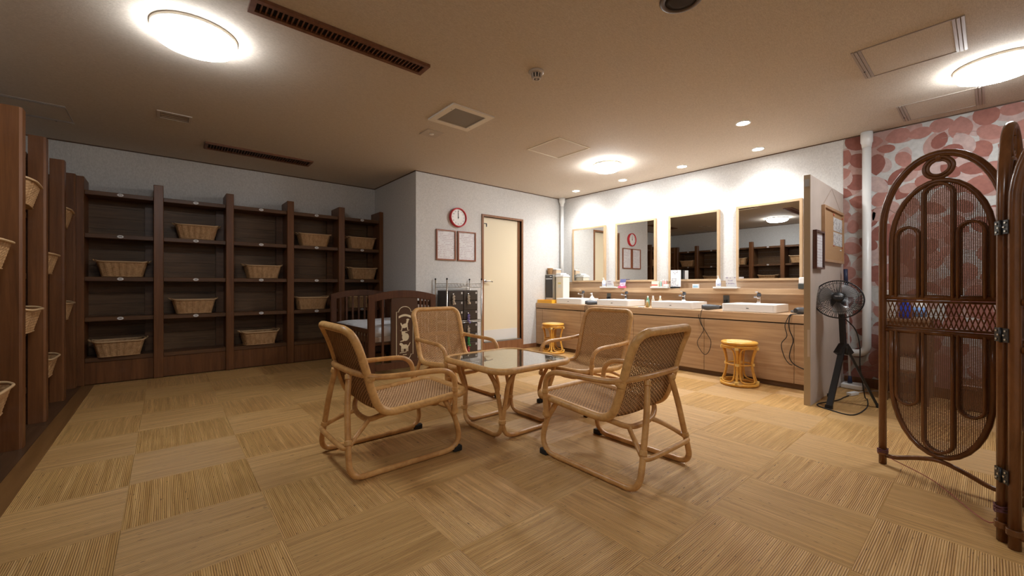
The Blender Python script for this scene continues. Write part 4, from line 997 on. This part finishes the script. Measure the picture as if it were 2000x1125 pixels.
S0 = stool(); S0['label'] = 'round yellow rattan stool in front of the vanity, nearer the partition'; S0['group'] = 'yellow rattan stools'; S0.location = (4.345, 1.62, 0)
dup(S0, (4.33, 4.16, 0), .40, 'round yellow rattan stool far left at the vanity, behind an armchair', 'yellow rattan stools')

# ------------------------------------------------------------------ partition with notice frame and cork board
pt = thing('partition_panel', 'tall beige partition panel standing out from the wall at the vanity end', 'partition', (4.0, .951, 0))
B((.0, 0, .0005), (1.138, .045, 1.885)).build('panel', PANEL, pt, bevel=.001)
B((-.003, .0005, .0005), (-.0002, .0445, 1.885)).build('edge_band', PANELE, pt)
B((-.005, .006, 1.79), (-.0032, .039, 1.85)).build('latch_plate', STEEL, pt); 
B((-.0055, .004, .40), (-.0032, .02, .62)).build('strike_strip', mat('pale_strip', (.62,.52,.42), .5), pt)
fn = thing('framed_notice', 'narrow dark-framed notice hung on the partition near its edge', 'framed notice', (4.19, .9505, 1.28))
w, h, b = .128, .16, .014
MB().box((-w, -.028, -h), (-w+b, -.001, h)).box((w-b, -.028, -h), (w, -.001, h)).box((-w+b, -.028, h-b), (w-b, -.001, h)).box((-w+b, -.028, -h), (w-b, -.001, -h+b)).build('frame', wood('dark_frame', (.08,.03,.02), (.13,.055,.035), (20,20,4), .3), fn)
B((-w+b, -.012, -h+b), (w-b, -.002, h-b)).build('sheet', PRINT, fn)
cbd = thing('cork_board', 'cork board with six small cards hanging from a hook on the partition', 'cork board', (4.68, .9505, 1.435))
w, h, b = .355, .245, .022
MB().box((-w, -.026, -h), (-w+b, -.001, h)).box((w-b, -.026, -h), (w, -.001, h)).box((-w+b, -.026, h-b), (w-b, -.001, h)).box((-w+b, -.026, -h), (w-b, -.001, -h+b)).build('frame', wood('cork_frame', (.42,.24,.12), (.55,.33,.18), (20,20,4), .4), cbd)
B((-w+b, -.012, -h+b), (w-b, -.002, h-b)).build('cork', CORK, cbd)
CP = printmat('small_card_print', (.72,.72,.72), (.12,.12,.12), 90, .52)
for c in range(3):
    for r in range(2): B((.0+c*.112, -.0145, .205-.018-(r+1)*.135), (.0+c*.112+.105, -.0125, .205-.018-r*.135-.012)).build('card', CP, cbd)
for x, z in ((.0, .19), (.33, .19), (.0, -.09), (.33, -.09), (-.01, .20)):
    MB().lathe([(.006, 0), (.004, .006)], 8, (x, -.0148, z), RX).build('push_pin', mat('red_pin', (.6,.06,.03), .4) if 'red_pin' not in bpy.data.materials else bpy.data.materials['red_pin'], cbd)
MB().lathe([(.008, 0), (.006, .010)], 10, (.26, -.0125, -.12), RX).build('push_pin', WHITE, cbd)
MB().tube([(-w+.02, -.01, h), (-.02, -.006, h+.185), (w-.05, -.01, h)], .0012, 5).build('hanging_string', mat('string_tan', (.45,.33,.25), .7), cbd)

# ------------------------------------------------------------------ pipes
p1 = thing('drain_pipe', 'thin white pipe running down the far corner beside the leftmost mirror', 'pipe', (5.055, 4.645, 0))
MB().tube([(0, 0, .7055), (0, 0, 2.32)], .027, 14).build('pipe', PIPEM, p1); MB().lathe([(.028, 2.30), (.034, 2.345), (.052, 2.375), (.054, 2.438)], 18).build('flared_collar', PIPEM, p1)
p2 = thing('drain_pipe', 'white pipe on the leaf-patterned wall bending towards the partition near the floor', 'pipe', (5.085, .765, 0))
MB().tube(fillet([(0, 0, 2.32), (0, 0, .33), (0, .17, .33)], .09, 8), .034, 16).build('pipe', PIPEM, p2); MB().lathe([(.035, 2.29), (.040, 2.33), (.046, 2.345), (.046, 2.438)], 18).build('flared_collar', PIPEM, p2)

# ------------------------------------------------------------------ electric fan
fa = thing('pedestal_fan', 'black pedestal fan on three flat legs beside the partition', 'fan', (4.28, .79, 0))
apx = Vector((0, 0, .47))
for (x, y, w) in ((-.25, .045, .042), (.17, .125, .03), (.08, -.20, .03)):
    MB().bar((x*.08, y*.08, .47), (x, y, .012), w, .016).build('leg', BLACK, fa); MB().bar((x, y, .028), (x*1.02, y*1.02, .002), w+.006, .022).build('foot_cap', BLKRUB, fa)
MB().box((-.03, -.03, .42), (.03, .03, .48)).build('leg_bracket', BLACK, fa, bevel=.006); MB().bar((-.05, .03, .415), (-.01, 0, .49), .05, .04).bar((.05, -.03, .415), (.01, 0, .49), .05, .04).build('brace', BLACK, fa)
MB().bar((0, 0, .45), (-.02, .008, .74), .034, .03).build('pole', BLACK, fa)
hd = Vector((-.035, .03, .868)); nv = Vector((-.94, -.22, .42)).normalized()   # faces the room, tilted up a little
q = nv.to_track_quat('Z', 'Y').to_matrix()
MB().bar((-.02, .008, .73), hd-nv*.05, .03, .03).build('neck', BLACK, fa)
MB().tube([hd-nv*.14, hd-nv*.12, hd-nv*.05, hd-nv*.03], [.03, .045, .05, .035], 16).build('motor', BLACK, fa)
Rg = .166
def gp(r, z, a): return hd + q @ Vector((r*math.cos(a), r*math.sin(a), z))
for zz in (0.0,):
    MB().tube([gp(Rg, zz, 2*PI*k/56) for k in range(56)], .0052, 8, closed=True).build('guard_ring', BLACK, fa)
sp = MB()
for k in range(76):
    a = 2*PI*k/76; pts = [gp(r_, z2, a) for r_, z2 in ((.032, .048), (.09, .047), (.14, .032), (.165, .010), (Rg, 0))]
    sp.tube(pts, .0016, 4, cap=False)
    pts = [gp(r_, z2, a+.04) for r_, z2 in ((.045, -.045), (.10, -.042), (.15, -.025), (Rg, 0))]
    if k % 2: sp.tube(pts, .0016, 4, cap=False)
o = sp.build('guard_wires', BLACK, fa); o['kind'] = 'stuff'
MB().tube([gp(.128, .038, 2*PI*k/40) for k in range(40)], .0018, 6, closed=True).build('guard_ring', BLACK, fa)
cx0 = MB(); cx0.v = []; MB().lathe([(.040, .040), (.040, .052), (.032, .060), (.0001, .062)], 28, tuple(hd), q).build('centre_badge', mat('glossy_black', (.02,.02,.022), .4), fa)
bl = MB()
BLM = mat('clear_grey_blade', (.62,.62,.62), .12, spec=.8, alpha=.72)
for k in range(3):
    a0 = 2*PI*k/3+.55; vs = []; n = 8
    for i in range(n+1):
        r_ = .035+.105*i/n; wd = .35+.62*math.sin(PI*min(1, (i+1.2)/(n+1))*.78)
        for s in (-1, -.33, .33, 1):
            a = a0+s*wd*.62+.25*i/n; vs.append(gp(r_, .012-.018*s, a))
    fs = [(i*4+j, i*4+j+1, (i+1)*4+j+1, (i+1)*4+j) for i in range(n) for j in range(3)]
    MB().add(vs, fs, True).build('blade', BLM, fa)
MB().lathe([(.030, -.02), (.036, .0), (.034, .03)], 20, tuple(hd), q).build('hub', BLACK, fa)
textobj('badge_lettering', 'NEWAIR' if False else 'TEKNOS', .0135, mat('badge_silver', (.75,.75,.75), .4), fa, tuple(hd+nv*.0625), q.to_euler(), .0003)
cord([(4.30, .80, .72), (4.36, .73, .62), (4.365, .70, .48), (4.37, .70, .32), (4.42, .69, .16), (4.52, .69, .03), (4.58, .685, .006), (4.27, .642, .005), (3.95, .672, .005), (3.965, .80, .005), (4.08, .925, .005), (4.35, .845, .005), (4.50, .83, .006), (4.60, .812, .008)], .0042, 'black fan cord hanging down and curling across the floor by the fan')
t_ = thing('extension_socket', 'small white extension socket lying on the floor behind the fan', 'extension lead', (4.68, .80, .001), -.3)
B((-.06, -.02, 0), (.06, .02, .028)).build('block', WHITE, t_, bevel=.004)
o = MB().tube(cr([(.058, 0, .012), (.20, .02, .005), (.36, -.02, .005), (.44, -.12, .005)], 5), .0035, 6).build('lead', WHITE, t_)
# floor sweeper
t_ = thing('floor_sweeper', 'slim white stick sweeper with navy grip leaning at the leaf-patterned wall', 'sweeper', (5.0, .875, 0))
MB().tube([(0, 0, .09), (.01, .015, .60), (.012, .03, .97)], .0095, 10).build('stick', mat('white_metal', (.72,.72,.74), .3), t_)
MB().tube([(.012, .030, .955), (.014, .036, 1.14)], .0165, 12).build('grip', NAVY, t_)
MB().tube([(0, 0, .115), (0, 0, .05)], [.013, .02], 10).build('joint', NAVY, t_)
MB().prism([(-.09, -.105), (.10, -.105), (.07, .06), (-.06, .06)], .003, .045).build('head', WHITE, t_, bevel=.006)

# ------------------------------------------------------------------ folding screen
W_ = .455; HS = 1.66
sa = Vector((3.012, .386, 0)); u1 = Vector((-.304, -.953, 0)); j1 = sa+u1*W_
fs_ = thing('folding_screen', 'reddish-brown rattan folding screen with arched cane panels at the right', 'folding screen', tuple(sa))
def screen_panel(org, u):
    u = Vector(u).normalized(); org = Vector(org); nrm = Vector((-u.y, u.x, 0))
    def P(s, z, o=0): return org + u*s + nrm*o + Vector((0, 0, z))
    zs = 1.28
    hoop = [P(0, .002), P(0, .5), P(0, .9)] + [P(0, zs-.02)]
    for k in range(1, 24): a = PI*k/24; hoop.append(P(W_/2-W_/2*math.cos(a), zs+(HS-.02-zs)*math.sin(a)))
    hoop += [P(W_, zs-.02), P(W_, .9), P(W_, .5), P(W_, .002)]
    MB().tube(hoop, .0172, 12).build('outer_hoop', SCRW, fs_)
    def arch(s0, s1, zb, zt, rr_, up=1, r_=.0105, o=0):
        zsp = zt-up*rr_; pts = [P(s0, zb, o), P(s0, (zb+zsp)/2, o)]
        for k in range(0, 17): a = PI*k/16; pts.append(P((s0+s1)/2-(s1-s0)/2*math.cos(a), zsp+up*rr_*math.sin(a), o))
        pts += [P(s1, (zb+zsp)/2, o), P(s1, zb, o)]; MB().tube(pts, r_, 8).build('bent_loop', SCRW, fs_)
    R1, R2 = .918, .742
    arch(.040, W_-.040, R1, 1.505, .30, 1, .0125); arch(.040, W_-.040, R2, .125, .34, -1, .0125)
    for (a, b, zt, zb) in ((.172, .283, 1.490, .148), (.064, .154, 1.285, .355), (.301, .391, 1.285, .355)):
        for o in (.012, -.012):
            arch(a, b, R1, zt, (b-a)/2*1.1, 1, .0068, o); arch(a, b, R2, zb, (b-a)/2*1.1, -1, .0068, o)
    for z in (R1, R2): MB().tube([P(.018, z), P(W_-.018, z)], .0135, 10).build('cross_rail', SCRW, fs_)
    for z in (R1-.021, R2+.021): MB().tube([P(.02, z), P(W_-.02, z)], .006, 8).build('lattice_rail', SCRW, fs_)
    lt = MB(); n = 22; z0, z1 = R2+.024, R1-.024; step = (W_-.05)/n
    for k in range(-2, n+1):
        for d, o in ((1, .0025), (-1, -.0025)):
            a, b = .025+k*step, .025+(k+2.0)*step
            za, zb = (z0, z1) if d > 0 else (z1, z0)
            t0 = max(0, (.025-a)/(b-a)); t1 = min(1, (W_-.025-a)/(b-a))
            if t1 <= t0+.02: continue
            lt.tube([P(a+(b-a)*t0, za+(zb-za)*t0, o), P(a+(b-a)*t1, za+(zb-za)*t1, o)], .0027, 5, cap=False)
    lt.tube([P(.025, (z0+z1)/2, .006), P(W_-.025, (z0+z1)/2, .006)], .0012, 4)
    o = lt.build('lattice', SCRW, fs_); o['kind'] = 'stuff'
    c = [P(W_/2+.054*math.cos(a), 1.575+.050*math.sin(a)) for a in [2*PI*k/32 for k in range(32)]]
    for off, rd in ((0, 1.0),):
        MB().tube([P(W_/2+.055*math.cos(a), 1.570+.052*math.sin(a)) for a in [2*PI*k/32 for k in range(32)]], .0085, 8, closed=True).build('ring', SCRW, fs_)
        MB().tube([P(W_/2+.041*math.cos(a), 1.570+.038*math.sin(a)) for a in [2*PI*k/32 for k in range(32)]], .0075, 8, closed=True).build('ring', SCRW, fs_)
    MB().tube([P(W_/2, 1.600), P(W_/2, 1.650)], .013, 8).build('ring_binding', SCRW, fs_)
    # cane: fine open net clipped to the two arches
    def lim(s, top):
        t_ = (s-W_/2)/(W_/2-.040)
        if abs(t_) >= 1: return None
        e = math.sqrt(1-t_*t_); return (1.505-.30+.30*e) if top else (.125+.34-.34*e)
    def slim(z, top):
        zz = (z-1.205)/.30 if top else (.465-z)/.34
        if zz <= 0: return W_/2-.040
        if zz >= 1: return None
        return (W_/2-.040)*math.sqrt(1-zz*zz)
    cm = MB(); pit = .0072
    for top in (True, False):
        n = int((W_-.08)/pit)
        for k in range(1, n):
            s = .040+k*pit; z = lim(s, top)
            if z is None: continue
            a, b = (R1, z) if top else (z, R2); cm.bar(P(s, a), P(s, b), .0030, .0009, nrm)
        z = (R1 if top else .125)
        while z < (1.505 if top else R2):
            h_ = slim(z, top)
            if h_: cm.bar(P(W_/2-h_, z, .001), P(W_/2+h_, z, .001), .0030, .0009, nrm)
            z += pit
    o = cm.build('cane_net', SCRC, fs_); o['kind'] = 'stuff'
    stp = [P(.015, .050), P(.06, .055), P(.14, .085), P(W_/2, .105), P(W_-.14, .085), P(W_-.06, .055), P(W_-.015, .050)]
    MB().tube(cr(stp, 4), .0115, 8).build('stretcher', SCRW, fs_)
    for s in (0, W_): MB().tube([P(s, .052+.003*k) for k in range(9)], .0225, 10, ridge=.04).build('binding', SCRW, fs_)
O = Vector((0,0,0))
screen_panel(O, u1)
p2s = j1-sa + Vector((-.002, -.034, 0)); A = Vector((2.447, -.030, 0))-sa
u2 = (A-p2s).normalized(); screen_panel(A-u2*W_, u2)
Bp = Vector((2.402, -.058, 0))-sa; screen_panel(Bp, (-.22, -.975, 0))
for z in (1.20, .793, .262):
    mid = (A+Bp)/2; f = (Bp-A).normalized(); n = Vector((-f.y, f.x, 0)); 
    if n.dot(Vector((-2.4, 0, 0))) < 0: n = -n
    hb = MB()
    c = mid + n*.021 + Vector((0, 0, z))
    hb.bar(c-Vector((0,0,.026)), c+Vector((0,0,.026)), .060, .003, n); hb.tube([c+n*.003-Vector((0,0,.028)), c+n*.003+Vector((0,0,.028))], .004, 8)
    hh = hb.build('hinge', BLACK, fs_)
    sc_ = MB()
    for sx_, sz_ in ((-.02, .016), (-.012, 0), (-.02, -.016), (.02, .016), (.014, 0), (.02, -.016)):
        p = c + f*sx_ + Vector((0,0,sz_)) + n*.0015; sc_.tube([p, p+n*.003], .0038, 8)
    sc_.build('screw', STEEL, hh)
o = MB().tube(cr([Vector((3.0, .365, .058)), Vector((2.98, .34, .045)), Vector((2.86, .18, .025)), Vector((2.55, .02, .022)), Vector((2.470, -.02, .075))], 5), .0022, 6).build('tie_string', mat('red_string', (.32,.08,.05), .7)); tag(o, 'thin reddish string tied between the feet of the folding screen', 'string')
for (p, n2) in ((Vector((3.012, .386, .07)), 4), (Vector((2.447, -.030, .12)), 5)):
    o2 = MB().tube([p-sa+Vector((.0225*math.cos(k*.7), .0225*math.sin(k*.7), .003*math.sin(k*1.7)+k*.0006-.008)) for k in range(n2*9)], .0030, 6).build('string_wrap', mat('purple_string', (.12,.035,.04), .7) if 'purple_string' not in bpy.data.materials else bpy.data.materials['purple_string'], fs_)

# ------------------------------------------------------------------ things behind the screen, against the leaf-patterned wall
cbn = thing('side_table', 'brown wooden side table behind the folding screen against the leaf wall', 'side table', (4.86, .46, 0))
TBW = wood('side_table_wood', (.17,.09,.045), (.27,.15,.08), (2,20,20), .5)
MB().box((-.16, -.14, .675), (.24, .14, .70)).build('table_top', TBW, cbn, bevel=.003)
for x in (-.145, .225):
    for y in (-.125, .125): B((x-.014, y-.014, .001), (x+.014, y+.014, .675)).build('leg', TBW, cbn)
B((-.15, -.13, .42), (.23, .13, .675)).build('drawer_case', TBW, cbn); B((-.155, -.11, .44), (-.1505, .11, .655)).build('drawer_front', TBW, cbn); B((-.155, -.135, .25), (.235, .135, .27)).build('lower_shelf', TBW, cbn)
t_ = thing('spray_bottle', 'blue spray bottle on the side table seen through the screen lattice', 'spray bottle', (4.80, .475, .7005)); MB().lathe([(.034, 0), (.036, .005), (.036, .12), (.014, .15), (.013, .165)], 18).build('bottle_body', BLUEP, t_); MB().box((-.045, -.012, .165), (.02, .012, .19)).build('trigger_head', WHITE, t_, bevel=.003)
t_ = thing('detergent_bottle', 'white bottle with blue label on the side table behind the screen', 'bottle', (4.80, .385, .7005)); MB().lathe([(.04, 0), (.043, .006), (.043, .12), (.02, .15), (.016, .17)], 18).build('bottle_body', WHITE, t_); MB().lathe([(.0434, .02), (.0434, .10)], 18).build('sticker', mat('sky_sticker', (.20,.38,.75), .4), t_); MB().lathe([(.018, .17), (.017, .19)], 12).build('cap', WHITE, t_)
t_ = thing('white_canister', 'white canister at the left of the side table behind the screen', 'canister', (4.80, .558, .7005)); MB().lathe([(.030, 0), (.033, .004), (.033, .23), (.030, .24), (.0001, .241)], 20).build('can', WHITE, t_)
t_ = thing('paper_box', 'pale box on the lower shelf of the side table behind the screen', 'box', (4.83, .47, .2705)); B((-.1, -.09, 0), (.1, .09, .11)).build('carton', mat('pale_carton', (.72,.66,.60), .6), t_, bevel=.003)
lb_ = thing('low_bench', 'low dark wooden bench behind the folding screen along the leaf wall', 'bench', (4.90, -.30, 0))
MB().box((-.16, -.9, .17), (.22, .50, .205)).build('seat', DARKW, lb_, bevel=.004)
for y in (-.85, -.2, .45): B((-.13, y-.02, .001), (.19, y+.02, .17)).build('leg', DARKW, lb_)
B((-.14, -.86, .01), (-.12, .46, .165)).build('apron', DARKW, lb_)
